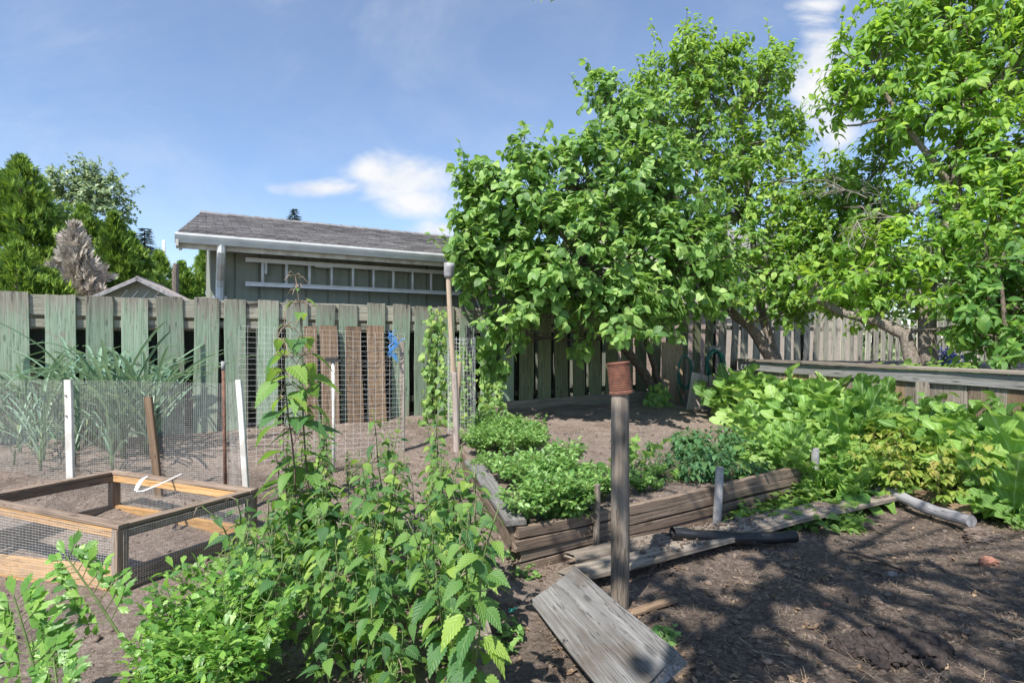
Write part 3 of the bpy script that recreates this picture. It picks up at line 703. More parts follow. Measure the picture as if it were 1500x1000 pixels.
for tt in (0.0, 1.35, 2.7): board('wall_post', WP(tt, .058, .1), WP(tt, .058, .86), .12, .05, nw, 'palewood' if tt == 0 else 'greydark', rw)
board('end_board', Vector((W0.x + .03, W0.y + .05, .55)), Vector((4.6, 11.1, .55)), .8, .035, (-1, .4, 0), 'greydark', rw)

# ------------------------------------------------------------------ raised bed
bed = thing('raised_bed', 'raised vegetable bed edged with stacked rough brown planks', 'raised bed', (BA.x, BA.y, 0))
db = (BB - BA).normalized(); nb = Vector((db.y, -db.x, 0)); Lb = (BB - BA).length
for i in range(4):
    z = .005 + i * .068 - .04 + .034
    e = (.0, .02, -.015, .01)[i]
    if i == 3:
        board('side_plank', BA + db * e + Vector((0, 0, z + .004)), BA + db * (Lb * .52) + Vector((0, 0, z + .008)), .062, .045, nb, 'bed', bed, warp=.006, jag=.01)
        board('side_plank', BA + db * (Lb * .52 + .01) + Vector((0, 0, z + .012)) , BA + db * Lb + Vector((0, 0, z + .045)), .074, .045, nb, 'bed', bed, warp=.006, jag=.01)
    else:
        board('side_plank', BA + db * e + Vector((0, 0, z)) + nb * (.006 * ((i * 7) % 3 - 1)), BA + db * (Lb + e) + Vector((0, 0, z + .02 + i * .004)), .059, .045, nb, 'bed', bed, warp=.005, jag=.01)
dl = (BL - BA).normalized(); nl = Vector((-dl.y, dl.x, 0))
board('side_plank', BA + dl * .03 + Vector((0, 0, .17)), BA + dl * 2.2 + Vector((0, 0, .2)), .16, .045, nl, 'bed', bed, warp=.006)
board('cap_plank', BA + dl * .0 + Vector((0, 0, .268)), BA + dl * 1.6 + Vector((0, 0, .275)), .12, .03, (0, 0, 1), 'grey', bed, warp=.006)
dr = (-nb)
for i in range(3): board('end_plank', BB + Vector((0, 0, .05 + i * .085)), BB + dr * 1.2 + Vector((0, 0, .07 + i * .085)), .08, .045, db, 'bed', bed, warp=.005)
def stake(name, label, base, top, r, mat, cat='stake', grp=None):
    o = round_stake(name, base, top, r, r * .95, mat); return tag(o, label, cat, grp)
def bstake(px, ytop, ybot, Y, r, mat, label, lean=0):
    b = P(px, ybot, Y); t_ = P(px + lean, ytop, Y); b.z -= .1
    return stake('bed_stake', label, b, t_, r, mat, 'stake', 'stakes holding the raised bed planks')
def bedY(px):
    u = (px - 750) / F; # intersection with the bed front line
    t_ = (u * BA.y - BA.x) / (db.x - u * db.y); return BA.y + db.y * t_
bstake(872, 710, 800, bedY(872) - .09, .02, 'greydark', 'thin dark stake against the bed planks left of the tall post', 2)
bstake(1047, 684, 772, bedY(1047) - .10, .03, 'greyblue', 'leaning silver grey stake against the middle of the bed planks', 7)
bstake(1194, 657, 724, bedY(1194) - .10, .031, 'greyblue', 'upright pale grey stake near the right end of the bed planks', 1)
bstake(1226, 646, 692, bedY(1226) + .12, .027, 'greyblue', 'pale grey stake at the far right corner of the raised bed', 1)

# tall post with rusty can
pb = onG(905, 888); pt = P(910, 573, pb.y); pb2 = pb.copy(); pb2.z -= .25
tag(round_stake('wooden_post', pb2, pt, .047, .045, 'post', n=16), 'tall round grey wooden post beside the raised bed, carrying a rusty can', 'post')
m = MB(); hc = .155; rr = .058; prof = [(0.0, hc - .004), (rr * .97, hc - .004), (rr * 1.03, hc), (rr * 1.03, hc - .006)]
for i in range(26): prof.append((rr * (1.0 if i % 2 else .935), hc - .01 - i * (hc - .018) / 26))
prof += [(rr * 1.03, .008), (rr * 1.03, 0), (rr * .95, 0), (rr * .95, hc - .02), (0.0, hc - .02)]
m.lathe(prof, 28)
tag(m.build('rusty_can', M['rust'], None, Matrix.Translation((pt.x, pt.y - .0, pt.z - .01)) @ Matrix.Rotation(-.10, 4, 'Y'), False), 'ribbed rusty tin can upside down on the tall post', 'can')

# planks on the ground
def plank(name, label, a, b, w, t, mat, cat='plank', up=(0, 0, 1), grp=None, **kw):
    o = board(name, a, b, w, t, up, mat, None, **kw); return tag(o, label, cat, grp)
def gz(px, py, dz): p = onG(px, py); p.z = p.z + dz; return p
a, b = gz(852, 858, .075), gz(1300, 742, .09)
plank('long_plank', 'long weathered plank lying nearest the straw mulch, in front of the bed', a, b, .15, .03, 'greydark', jag=.02, warp=.008)
a, b = gz(838, 836, .07), gz(1212, 757, .09)
plank('long_plank', 'weathered plank lying between the raised bed and another long plank', a, b, .14, .028, 'greydark', jag=.03, warp=.008)
a, b = gz(832, 858, .05), gz(905, 828, .06)
PL = [(onG(852, 858), onG(1300, 742)), (onG(838, 836), onG(1212, 757))]
def dirt_on_planks():
    V_, F_ = [], []; random.seed(77); k_ = 0
    for a0, b0 in PL:
        lat = (b0 - a0).cross(V3(0, 0, 1)).normalized()
        for q in range(420):
            t_ = U(0, 1)
            if vnoise(np.array([t_ * 9 + a0.x]), np.array([.5]), 3)[0] < .42: continue
            c_ = a0.lerp(b0, t_) + lat * U(-.065, .065) + V3(0, 0, .092 + .016 * t_); r_ = .003 + .011 * U(0, 1) ** 3
            V_ += [tuple(Vector(v) * r_ * U(.6, 1.4) + c_) for v in IV]; F_.append(IF + 12 * k_); k_ += 1
    return tag(link('plank_dirt', np_mesh('plank_dirt', V_, [np.concatenate(F_)], M['clod'])), 'crumbs of brown soil spilled on the two long planks', 'soil', kind='stuff')
dirt_on_planks()
plank('broken_plank', 'short splintered end of plank behind the large grey board', a, b, .12, .04, 'greydark', jag=.05)
a = gz(812, 893, .12); b = gz(950, 1075, .16)
plank('wide_board', 'wide silver grey board lying in front of the tall post', a, b, .28, .035, 'grey', up=(-.35, -.45, .8), jag=.03, warp=.006)
a, b = gz(668, 860, .10), gz(712, 1040, .12)
plank('edging_timber', 'old rotting timber poking out of the nettles at the bottom', a, b, .12, .10, 'greydark', jag=.02, warp=.01)
# black pipe
a, b = gz(985, 812, .135), gz(1165, 800, .065)
m = MB(); k = 16; dd = (b - a); pts = [(dd.length * i / k, .006 * math.sin(i * 1.3), -.02 * math.sin(pi * i / k)) for i in range(k + 1)]
m.tube(pts, [.038 + U(-.003, .003) for _ in pts], 14, False); m.tube([pts[0], pts[1], pts[2]], [.033, .032, .030], 14, False); m.add([(dd.length * .98, 0.036 * math.cos(q * .5), .036 * math.sin(q * .5)) for q in range(13)], [tuple(range(13))])
def pipe_mat():
    m, nt, b_ = new_mat('charred_black_pipe'); v, _ = objcoord(nt, (3, 14, 14)); n = noise(nt, v, 1, 6, .65, 1)
    nt.links.new(ramp(nt, n, [(.54, (.010, .010, .012)), (.62, (.03, .03, .034)), (.70, (.45, .45, .45))]), b_.inputs['Base Color']); b_.inputs['Roughness'].default_value = .5; bump(nt, b_, n, .4, .005); return m
tag(m.build('black_pipe', pipe_mat(), None, frame(a, b, (0, 0, 1)), True), 'short black pipe with flaky white patches lying on the planks', 'pipe')
a, b = gz(1280, 732, .10), gz(1424, 780, .07)
m = MB(); dd = (b - a).length; m.tube([(dd * q / 12, .006 * math.sin(q * .9), .012 * math.sin(q * .6)) for q in range(13)], [.041 + .003 * math.sin(q * 2.1) for q in range(13)], 14)
tag(m.build('grey_pole', M['polewood'], None, frame(a, b, (0, 0, 1)), False), 'silver grey pole lying at the edge of the mulch by the leafy plants', 'pole')
a, b = gz(1300, 722, .10), gz(1440, 770, .07); a.y += .08; b.y += .08
plank('edging_board', 'brown board lying behind the silver grey pole', a, b, .14, .03, 'brown', up=(-.2, .5, .8))

# ------------------------------------------------------------------ wire fence and stakes on the left
def wire_panel(mb, corners, nu, nv, r, sag=0.0):
    A, B, Cc, Dd = [Vector(c) for c in corners]            # A bottom-left, B bottom-right, C top-right, D top-left
    def q(u, v): 
        p = A.lerp(B, u).lerp(Dd.lerp(Cc, u), v); return p
    nrm = (B - A).cross(Dd - A).normalized()
    for i in range(nu + 1):
        u = i / nu; pts = [q(u, v) + nrm * sag * math.sin(u * 9 + v * 5) for v in (0, .25, .5, .75, 1)]; mb.tube(pts, r, 3, False)
    for j in range(nv + 1):
        v = j / nv; pts = [q(u / 12, v) + nrm * sag * math.sin(u / 12 * 9 + v * 5) for u in range(13)]; mb.tube(pts, r, 3, False)
def pY(px, py, Y): return P(px, py, Y)
wl = [(-60, 4.75), (100, 4.45), (226, 4.35), (330, 4.25), (352, 4.1)]
m = MB()
for (x0, Y0), (x1, Y1), (ta, tb) in zip(wl[:-1], wl[1:], ((556, 557), (557, 559), (559, 562), (562, 556))):
    a, b = P(x0, 600, Y0), P(x1, 600, Y1); za, zb = P(x0, ta, Y0).z, P(x1, tb, Y1).z
    la = (b - a).length
    wire_panel(m, ((a.x, a.y, .03), (b.x, b.y, .03), (b.x, b.y, zb), (a.x, a.y, za)), max(2, int(la / .0155)), 60, .00062, .006)
tag(m.build('wire_mesh_fence', M['wire']), 'fine galvanised wire mesh strung between stakes in front of the garlic', 'wire fence')
def sstake(name, label, px0, y0, px1, y1, Y, w, mat, t=.03):
    a, b = P(px0, y0, Y), P(px1, y1, Y); b2 = Vector(b); b2.z = min(b2.z, -.02)
    return tag(board(name, b2, a, w, t, (0, -1, 0), mat), label, 'stake')
o = sstake('white_stake', 'upright white painted stake with two screws at the wire mesh, behind the wooden frame', 99, 556, 105, 754, 4.40, .055, M['white'])
m = MB()
for z in (.94, .78): m.tube([(z, 0.005, .0), (z, .005, .022)], .006, 6)
m.build('screw', M['rustrod'], o, LOC[o.name])
sstake('brown_stake', 'short brown wooden stake wired to the mesh between two taller stakes', 217, 581, 236, 710, 4.30, .055, 'brown')
sstake('white_stake', 'leaning white stake at the right end of the wire mesh', 349, 556, 366, 722, 4.05, .04, M['white'])
a, b = P(327, 530, 4.2), P(331, 715, 4.2); b.z = -.05; m = MB(); m.tube([b, a], .013, 8)
o = tag(m.build('rusty_rod', M['rustrod'], smooth=True), 'thin rusty iron rod standing in the wire mesh', 'rod')
m = MB(); m.tube([a - Vector((0, 0, .06)), a + Vector((0, 0, .005))], .0155, 8); m.build('cap', M['greyblue'], o, Matrix.Identity(4), True)

# ------------------------------------------------------------------ wooden frame with mesh (cold frame)
Nc, Rc, Fc_ = Vector((-2.03, 2.90, 0)), Vector((-1.67, 3.58, 0)), Vector((-2.90, 4.08, 0)); Lc = Nc + (Fc_ - Rc)
ctr = (Nc + Fc_) / 2; ht = .335
cf = thing('mesh_frame', 'open wooden box frame with wire mesh sides on the soil', 'frame', (ctr.x, ctr.y, 0))
cs = [Nc, Rc, Fc_, Lc]
for i in range(4):
    a, b = cs[i], cs[(i + 1) % 4]; d = (b - a).normalized(); out = Vector((d.y, -d.x, 0))
    if out.dot((a + b) / 2 - ctr) < 0: out = -out
    mt = 'frame' if i == 0 else ('orange' if i in (1, 3) else 'frame')
    if i == 3: board('base_board', a + Vector((0, 0, -.05)) + d * .004, b + Vector((0, 0, .055)) - d * .004, .14, .03, out, 'orange', cf, warp=.003)
    for z, w in ((ht - .025, .062), (.055, .115)):
        if i == 3 and z < .2: continue
        board('top_rail' if z > .2 else 'base_board', a + Vector((0, 0, z)) + d * (.028 if z > .2 else .004), b + Vector((0, 0, z)) - d * (.028 if z > .2 else .004), .05 if z > .2 else w, .05 if z > .2 else .03, out, mt if z < .2 else mt, cf, warp=.003)
    board('top_cap', a + Vector((0, 0, ht + .012)) - d * .03 * (i % 2), b + Vector((0, 0, ht + .012)) + d * .03 * (i % 2) - d * .031 * (1 - i % 2) * 0, .058, .02, (0, 0, 1), 'frame', cf, warp=.002) if i % 2 else board('top_cap', a + d * .031 + Vector((0, 0, ht + .012)), b - d * .031 + Vector((0, 0, ht + .012)), .058, .02, (0, 0, 1), 'frame', cf, warp=.002)
    board('corner_post', a + Vector((0, 0, 0)), a + Vector((0, 0, ht - .002)), .06, .052, out, 'frame', cf, warp=.002)
    m = MB(); o_ = out * .031; wire_panel(m, (a + o_ + Vector((0, 0, .03 - .1 * (i == 3))), b + o_ + Vector((0, 0, .03 - .1 * (i == 2))), b + o_ + Vector((0, 0, ht - .01)), a + o_ + Vector((0, 0, ht - .01))), int((b - a).length / .0135), 23, .0006)
    m.build('wire_mesh', M['wire'], cf)
mid_ = Nc.lerp(Lc, .5)
# white plastic label and stick lying on the frame
def ribbon(mb, pts, w, t, up):
    up = Vector(up); V = []; Fq = []
    for i, p in enumerate(pts):
        p = Vector(p); d = (Vector(pts[min(i + 1, len(pts) - 1)]) - Vector(pts[max(i - 1, 0)])).normalized(); sd_ = d.cross(up).normalized()
        ww = w[i] if hasattr(w, '__len__') else w
        V += [p - sd_ * ww, p + sd_ * ww, p + sd_ * ww + up * t, p - sd_ * ww + up * t]
    for i in range(len(pts) - 1):
        for k in range(4): Fq.append((4 * i + k, 4 * i + (k + 1) % 4, 4 * i + 4 + (k + 1) % 4, 4 * i + 4 + k))
    Fq += [(3, 2, 1, 0), tuple(4 * (len(pts) - 1) + k for k in range(4))]
    mb.add(V, Fq)
zt = ht + .03; Yq = lambda px, py: GP(px, py, zt)
m = MB(); ribbon(m, [Yq(266, 694), Yq(243, 705), Yq(225, 713), Yq(210, 719), Yq(199, 720)], [.006, .007, .012, .012, .01], .003, (0, 0, 1))
ribbon(m, [Yq(199, 719) + V3(0, 0, .004), Yq(203, 712) + V3(0, 0, .012), Yq(209, 706) + V3(0, 0, .02), Yq(216, 704) + V3(0, 0, .03)], [.010, .013, .011, .005], .003, (0, 0, 1))
tag(m.build('plant_label', M['whitep']), 'bent white plastic strip with pointed end lying on the wooden frame', 'plastic strip')

# ------------------------------------------------------------------ trellis, brown boards, tools by the fence
m = MB(); A, B = P(350, 600, 5.1), P(592, 600, 5.7)
wire_panel(m, ((A.x, A.y, .10), (B.x, B.y, .12), (B.x, B.y, P(592, 489, 5.7).z), (A.x, A.y, P(350, 477, 5.1).z)), 21, 27, .0009, .012)
tag(m.build('wire_trellis', M['wirew']), 'square white wire trellis standing in front of the brown boards', 'trellis')
for x0, x1, yt, lab, mt in ((445, 464, 478, 'narrow brown board leaning on the fence, leftmost of four behind the trellis', 'brown'), (469, 495, 477, 'brown board behind the white stick, leaning on the fence', 'brown'), (506, 530, 478, 'brown board leaning on the fence, third of the four behind the trellis', 'brown'), (538, 564, 477, 'brown board crossed by black netting nearest the blue twine', 'brown')):
    s0, Y0 = onN((x0 + x1) / 2, FN - .10); zt = P(0, yt, Y0).z; w = (x1 - x0) / 820 * Y0 * .98 / 1.03
    tag(board('brown_board', SN(s0, FN - .22, .16), SN(s0 + U(-.01, .01), FN - .075, zt), w, .02, (DY, -DX, 0), mt, jag=.004), lab, 'board', 'brown boards leaning on the fence')
m = MB(); wy = lambda px, py: P(px, py, 6.6)
for j in range(9):
    y0 = 490 + j * 13; pts = []
    for i in range(15):
        t_ = i / 14; pts.append(wy(500 + t_ * 82, y0 + 16 * math.sin(pi * t_) * (.6 + .2 * (j % 3)) + U(-2, 2)) + Vector((0, U(-.02, .02), 0)))
    m.tube(pts, .0045, 4, False)
for j in range(6):
    m.tube([wy(505 + j * 15 + U(-3, 3) + 2 * math.sin(i), 490 + i * 12 + 14 * math.sin(pi * (j + .5) / 6)) for i in range(9)], .0025, 4, False)
tag(m.build('garden_netting', M['wiredk']), 'sagging black garden netting hanging over the brown boards', 'netting')
# white stick with black head
a, b = P(488, 530, 5.0), P(489, 700, 5.0); b.z = .0
tl = thing('hoe', 'white wooden stick with a flat black head standing upright before the trellis', 'tool', b)
m = MB(); m.tube([b, (b + a) / 2, a], [.014, .0135, .014], 10); m.build('handle', M['white'], tl, smooth=True)
m = MB(); m.box((a.x, a.y, a.z + .012), (.16, .05, .022)); m.box((a.x - .01, a.y, a.z + .03), (.11, .045, .018)); m.build('head', M['black'], tl, Matrix.Identity(4))
# dark stake right of trellis with blue twine
a, b = P(589, 500, 5.75), P(590, 700, 5.75); b.z = .05
tag(board('dark_stake', b, a, .045, .045, (0, -1, 0), 'greydark'), 'dark rough square stake at the right end of the trellis', 'stake')
m = MB()
for q in range(6):
    ph = U(0, 6); pts = [P(574 + 5.5 * math.sin(i * .55 + ph) + q * .6, 483 + q * 1.5 + i * 2.1, 5.68 - .01 * q) for i in range(20)]; m.tube(pts, .0045, 5, False)
m.tube([P(577 + i * 2.6, 500 + 4 * math.sin(i * .9), 5.66) for i in range(7)], .0045, 5, False)
tag(m.build('blue_twine', M['blue'], smooth=True), 'tangle of bright blue twine hanging on the trellis', 'twine')
# tall stick with grey cap and pegs
Yp = 6.1
a, b = P(657, 392, Yp), P(669, 655, Yp); b.z = .1
tag(round_stake('tall_stick', b, a, .03, .027, 'stick'), 'tall pale wooden stick leaning before the fence, capped with a grey beaker', 'stick')
m = MB(); m.lathe([(.0, .0), (.045, .0), (.052, .02), (.056, .11), (.06, .16), (.0, .165)], 18)
tag(m.build('grey_beaker', M['greyblue'], None, Matrix.Translation(a + Vector((0, 0, -.11))) @ Matrix.Rotation(.06, 4, 'Y'), True), 'battered grey beaker upside down on top of the tall stick', 'beaker')
a, b = P(673, 530, Yp - .08), P(669, 655, Yp - .08); b.z = .1
tag(round_stake('short_peg', b, a, .026, .024, 'stick'), 'short pale round peg behind a split one, tied to the tall stick', 'peg')
a, b = P(665, 546, Yp - .22), P(670, 668, Yp - .22); b.z = .05
tag(round_stake('split_peg', b, a, .033, .03, 'palewood'), 'short split peg bound with wire at the foot of the tall stick', 'peg')
# black netting roll / wire cage
cx = P(676, 600, 6.6); m = MB(); rc = .16
for j in range(26):
    z = .2 + j * .045; m.tube([(cx.x + rc * math.cos(q * .5236) * (1 + .05 * math.sin(q + j)), cx.y + rc * math.sin(q * .5236), z + .01 * math.sin(q * 2 + j)) for q in range(13)], .0016, 3, False)
for j in range(24):
    w = j * .2618; m.tube([(cx.x + rc * math.cos(w + .05 * math.sin(k_)), cx.y + rc * math.sin(w), .15 + k_ * .2) for k_ in range(7)], .0016, 3, False)
tag(m.build('wire_cage', M['wire']), 'round cage of thin wire netting around the climbing vine', 'cage')
m = MB()
for q in range(26):
    x0 = 688 + U(-7, 8); m.tube([P(x0 + U(-3, 3), 478 + k_ * 13 + U(-3, 3), 6.75 + U(-.04, .04)) for k_ in range(11)], .004, 4, False)
tag(m.build('rolled_netting', M['wiredk']), 'bundle of black plastic netting rolled upright against the fence', 'netting')

# ------------------------------------------------------------------ lumber and hoses at the right end of the fence
def lean(name, label, px0, px1, yt, yb, Yt, Yb, mat, t=.02, cat='board', slant=0):
    a = P((px0 + px1) / 2, yb, Yb); b = P((px0 + px1) / 2 + slant, yt, Yt); a.z = min(a.z, .26); w = (px1 - px0) / F * Yt
    return tag(board(name, a, b, w, t, (DY * .6, -1, .2), mat, jag=.004), label, cat)
lean('plywood_sheet', 'square brown plywood sheet leaning on the fence behind the fallen quince branch', 967, 1002, 503, 600, 9.75, 9.5, 'ply', .015)
lean('old_post', 'broken grey post stub standing under the hose', 1003, 1017, 527, 600, 9.45, 9.4, 'greydark', .06, 'post')
lean('leaning_plank', 'brown plank leaning left of the pale board, dappled with sun', 1004, 1031, 548, 610, 8.9, 8.75, 'palewood', .03, 'plank', 8)
lean('pale_board', 'pale pinkish board propped against the wall end', 1036, 1074, 554, 600, 8.75, 8.5, 'palewood', .025)
a, b = P(1030, 563, 8.7), P(1066, 596, 8.3)
tag(board('diagonal_plank', a, b, .16, .03, (-.2, -.8, .45), 'brown'), 'dark plank slanting down across the pale board', 'plank')
def hose(name, label, px, py, Y, rx, rz, n, drop):
    m = MB(); c = P(px, py, Y)
    for q in range(n):
        k_ = 28; ox, oy, oz = U(-.02, .02), q * .012 - n * .006 + U(-.01, .01), U(-.02, .02); a0 = rx * U(.8, 1.05); b0 = rz * U(.9, 1.08)
        pts = [(c.x + ox + a0 * math.cos(i / k_ * 2 * pi), c.y + oy, c.z + oz + b0 * math.sin(i / k_ * 2 * pi)) for i in range(k_ + 1)]
        m.tube(pts, .011, 6, False)
    m.tube([(c.x - rx, c.y - .05, c.z), (c.x - rx * 1.1, c.y - .06, c.z - rz), (c.x - rx * .6, c.y - .08, c.z - rz * 1.5 - drop), (c.x, c.y - .1, c.z - rz * 1.7 - drop)], .011, 6)
    return tag(m.build(name, M['hose'], smooth=True), label, 'hose')
hose('hose_coil', 'coil of green garden hose hung on the fence above the pale board', 1047, 534, 9.9, .15, .23, 9, .0)
hose('hose_loop', 'loose loop of green hose over the broken post stub', 1003, 545, 9.35, .12, .27, 2, .1)
a = P(1047, 512, 10.05); m = MB(); m.box(a, (.22, .06, .14)); m.tube([a + V3(0, -.02, .0), a + V3(0, -.2, .01)], .03, 8)
tag(m.build('hose_hanger', M['greyblue']), 'grey hanger on the fence that carries the green hose coil', 'hanger')

# ================================================================== trees
def curve_pts(a, b, n=6, sag=0.1, seed=0):
    a, b = Vector(a), Vector(b); d = b - a; L = d.length; r = random.Random(seed)
    o1 = Vector((r.uniform(-1, 1), r.uniform(-1, 1), r.uniform(-.4, 1))) * L * sag
    return [a + d * t + o1 * math.sin(pi * t) + Vector((r.uniform(-1, 1), r.uniform(-1, 1), r.uniform(-1, 1))) * L * .018 * (0 < i < n) for i, t in enumerate([k / n for k in range(n + 1)])]
def tree(name, label, cat, trunks, blobs, tm, leafmat, bark, size, per=11, dens=26, droop=.45, group=None, sparse=1.0, shoots=0, seed=1, reddish=None, tw=.36, base=None):
    """trunks: list of (points, radii); blobs: (centre, radius(es), weight)"""
    random.seed(seed); tb = MB(); bb = MB(); lv = Leaves(); extra = Leaves()
    root = thing(name, label, cat, base or trunks[0][0][0], group)
    ends = []
    for pts, rad in trunks:
        P2 = []; R2 = []
        for i in range(len(pts) - 1):
            for q in range(4):
                t = q / 4; p = Vector(pts[i]).lerp(Vector(pts[i + 1]), t); P2.append(p + Vector((U(-1, 1), U(-1, 1), U(-.5, .5))) * rad[i] * .12 * (q > 0)); R2.append((rad[i] * (1 - t) + rad[i + 1] * t) * U(.93, 1.08))
        P2.append(Vector(pts[-1])); R2.append(rad[-1])
        tb.tube(P2, R2, 9); ends += [(Vector(p), r) for p, r in zip(P2[len(P2) // 3:], R2[len(P2) // 3:])]
    for bi, (c, r, wgt) in enumerate(blobs):
        c = Vector(c); rx = r if hasattr(r, '__len__') else (r, r, r)
        e, er = min(ends, key=lambda q: (q[0] - c).length * (1.0 if q[0].z < c.z + .1 else 1.4))
        lp = curve_pts(e, c, 6, .12, seed * 31 + bi); r0 = min(er * .7, .045)
        bb.tube(lp, [r0 + (.008 - r0) * i / 6 for i in range(7)], 6, False)
        nclump = int(dens * (1.85 * 4.2 * ((rx[0] * rx[1] * rx[2]) ** (2 / 3))) * wgt)
        for q in range(nclump):
            d = rdir(); d.z = d.z if d.z > -.75 else -d.z
            rr = U(.45, 1.0) ** .55 if U(0, 1) < .8 else U(.2, .7)
            lump = 1 + .22 * math.sin(d.x * 5 + bi) * math.cos(d.z * 6 + bi * 2) + U(-.08, .08)
            p = c + Vector((d.x * rx[0], d.y * rx[1], d.z * rx[2])) * rr * lump
            if p.z < .35: continue
            ax = (d * .8 + Vector((0, 0, .25)) + rdir() * .5).normalized(); L = tw * U(.6, 1.3)
            s_ = p - ax * L * .6
            tips = [s_, s_ + ax * L * .5 + Vector((0, 0, .02)), s_ + ax * L - Vector((0, 0, L * .18))]
            if q % 2 == 0:
                e2 = random.choice(lp[2:]); mid = e2.lerp(s_, .5) + rdir() * .06
                bb.tube([e2, mid, s_, tips[1], tips[2]], [.008, .006, .0045, .0035, .002], 4, False)
            for k in range(per):
                t = (k + U(0, 1)) / per; pp = s_.lerp(tips[2], t) + Vector((0, 0, L * .09 * math.sin(pi * t)))
                sd_ = rdir(); sd_ = (sd_ - ax * sd_.dot(ax)).normalized()
                dd = (ax * .45 + sd_ * .8 + Vector((0, 0, -droop * U(.4, 1.5)))).normalized()
                nn = Vector((0, 0, .75)) + d * .75 + rdir() * .45
                lv.add(pp, dd, nn, size * U(.45, 1.22))
    for q in range(shoots):
        c, r, w = random.choice(blobs); rx = r if hasattr(r, '__len__') else (r, r, r); d = rdir(); d.z = abs(d.z) * .8 + .25; d.normalize()
        p = Vector(c) + Vector((d.x * rx[0], d.y * rx[1], d.z * rx[2])) * .85; ax = (d + Vector((0, 0, .6)) + rdir() * .3).normalized(); L = U(.25, .5)
        bb.tube([p, p + ax * L * .5, p + ax * L], [.006, .004, .002], 4, False)
        for k in range(9):
            sd_ = rdir(); dd = (ax * .5 + sd_ * .8 + Vector((0, 0, -.2))).normalized(); lv.add(p + ax * L * (k + 1) / 9, dd, Vector((0, 0, 1)) + rdir() * .5, size * U(.55, 1.0))
    tb.build('trunk', M[bark], root, Matrix.Identity(4), True); bb.build('branches', M[bark], root, Matrix.Identity(4), True)
    link('crown', lv.mesh('crown', tm, leafmat), root)
    return root
def blob(px, py, rpx, Y, w=1, ry=None, rz=None):
    r = rpx * Y / F; return (P(px, py, Y), (r, r * (ry or .85), r * (rz or 1)), w)

qb = onG(972, 592); qb.z -= .1
quince = tree('quince_tree', 'broad low quince tree with large round leaves overhanging the fence', 'tree',
    [([qb, P(945, 548, 9.2), P(900, 490, 8.7), P(850, 420, 8.2), P(800, 340, 8)], [.085, .075, .065, .05, .03]),
     ([qb + V3(.05, .05, 0), P(960, 540, 9.3), P(935, 460, 8.9), P(930, 360, 8.6), P(925, 230, 8.5)], [.06, .05, .045, .04, .02]),
     ([P(945, 548, 9.2), P(905, 505, 8.9), P(890, 497, 8.7)], [.04, .035, .03]),
     ([P(935, 460, 8.9), P(985, 400, 8.5), P(1020, 330, 8.2)], [.04, .035, .02])],
    [blob(755, 318, 88, 7.7), blob(855, 275, 92, 8.0), blob(850, 385, 108, 7.4), blob(955, 295, 105, 8.2), blob(975, 400, 105, 7.8), blob(722, 382, 62, 7.5), blob(795, 440, 72, 7.2), blob(738, 488, 42, 7.5, .8),
     blob(925, 185, 62, 8.6), blob(885, 140, 34, 8.7, .9), blob(915, 455, 72, 7.2), blob(1035, 385, 62, 8.0), blob(960, 460, 46, 7.6), blob(1060, 430, 26, 8.0), blob(685, 345, 40, 7.5), blob(675, 385, 26, 7.5), blob(700, 265, 40, 7.7), blob(700, 300, 40, 7.6), blob(770, 240, 40, 7.9), blob(690, 415, 34, 7.4), blob(840, 500, 26, 7.4, .5), blob(725, 535, 24, 7.6, .6)],
    'quince', 'quince', 'barkdk', .128, per=12, dens=26, droop=.45, shoots=60, seed=5)
b2 = P(1138, 528, 9.4); b2.z = .9
plum = tree('plum_tree', 'tall plum tree with two leaning trunks rising behind the wall end', 'tree',
    [([b2, P(1100, 480, 9.4), P(1062, 450, 9.5), P(1030, 380, 9.8), P(1020, 250, 10)], [.10, .085, .075, .055, .03]),
     ([b2 + V3(.08, .1, 0), P(1122, 480, 9.6), P(1110, 440, 9.7), P(1100, 320, 10), P(1085, 180, 10.2)], [.08, .07, .06, .05, .025]),
     ([P(1110, 440, 9.7), P(1170, 390, 9.6), P(1250, 340, 9.4)], [.05, .04, .02])],
    [blob(1000, 118, 72, 10), blob(1018, 88, 30, 10.2), blob(1062, 96, 46, 10.2), blob(1140, 92, 34, 10.2), blob(1110, 140, 72, 10.2), blob(1020, 205, 92, 10), blob(955, 150, 52, 9.8), blob(1120, 225, 62, 10), blob(1080, 310, 92, 9.8), blob(1165, 195, 26, 10, .8), blob(1160, 300, 52, 9.6, .8), blob(1175, 370, 60, 9.3, .8), blob(1110, 405, 62, 9.3), blob(1225, 300, 46, 9.4, .6), blob(1280, 255, 58, 9, .6), blob(1235, 250, 38, 9.2, .7), blob(1230, 425, 52, 9, .8), blob(1150, 450, 36, 9, .8), blob(1310, 215, 36, 8.8, .7), blob(1240, 290, 50, 8.6), blob(1290, 320, 46, 8.4, .8), blob(1190, 260, 30, 9, .8), blob(1215, 350, 50, 8.7), blob(1190, 330, 60, 9.2), blob(1085, 445, 26, 9, .8), blob(1165, 452, 34, 8.8, .8), blob(1260, 370, 60, 9.2), blob(1150, 400, 60, 9), blob(1300, 330, 44, 9, .7)],
    'plum', 'plum', 'bark', .115, per=13, dens=23, droop=.4, shoots=70, seed=6)
b3 = P(1362, 540, 7.0); b3.z = .85
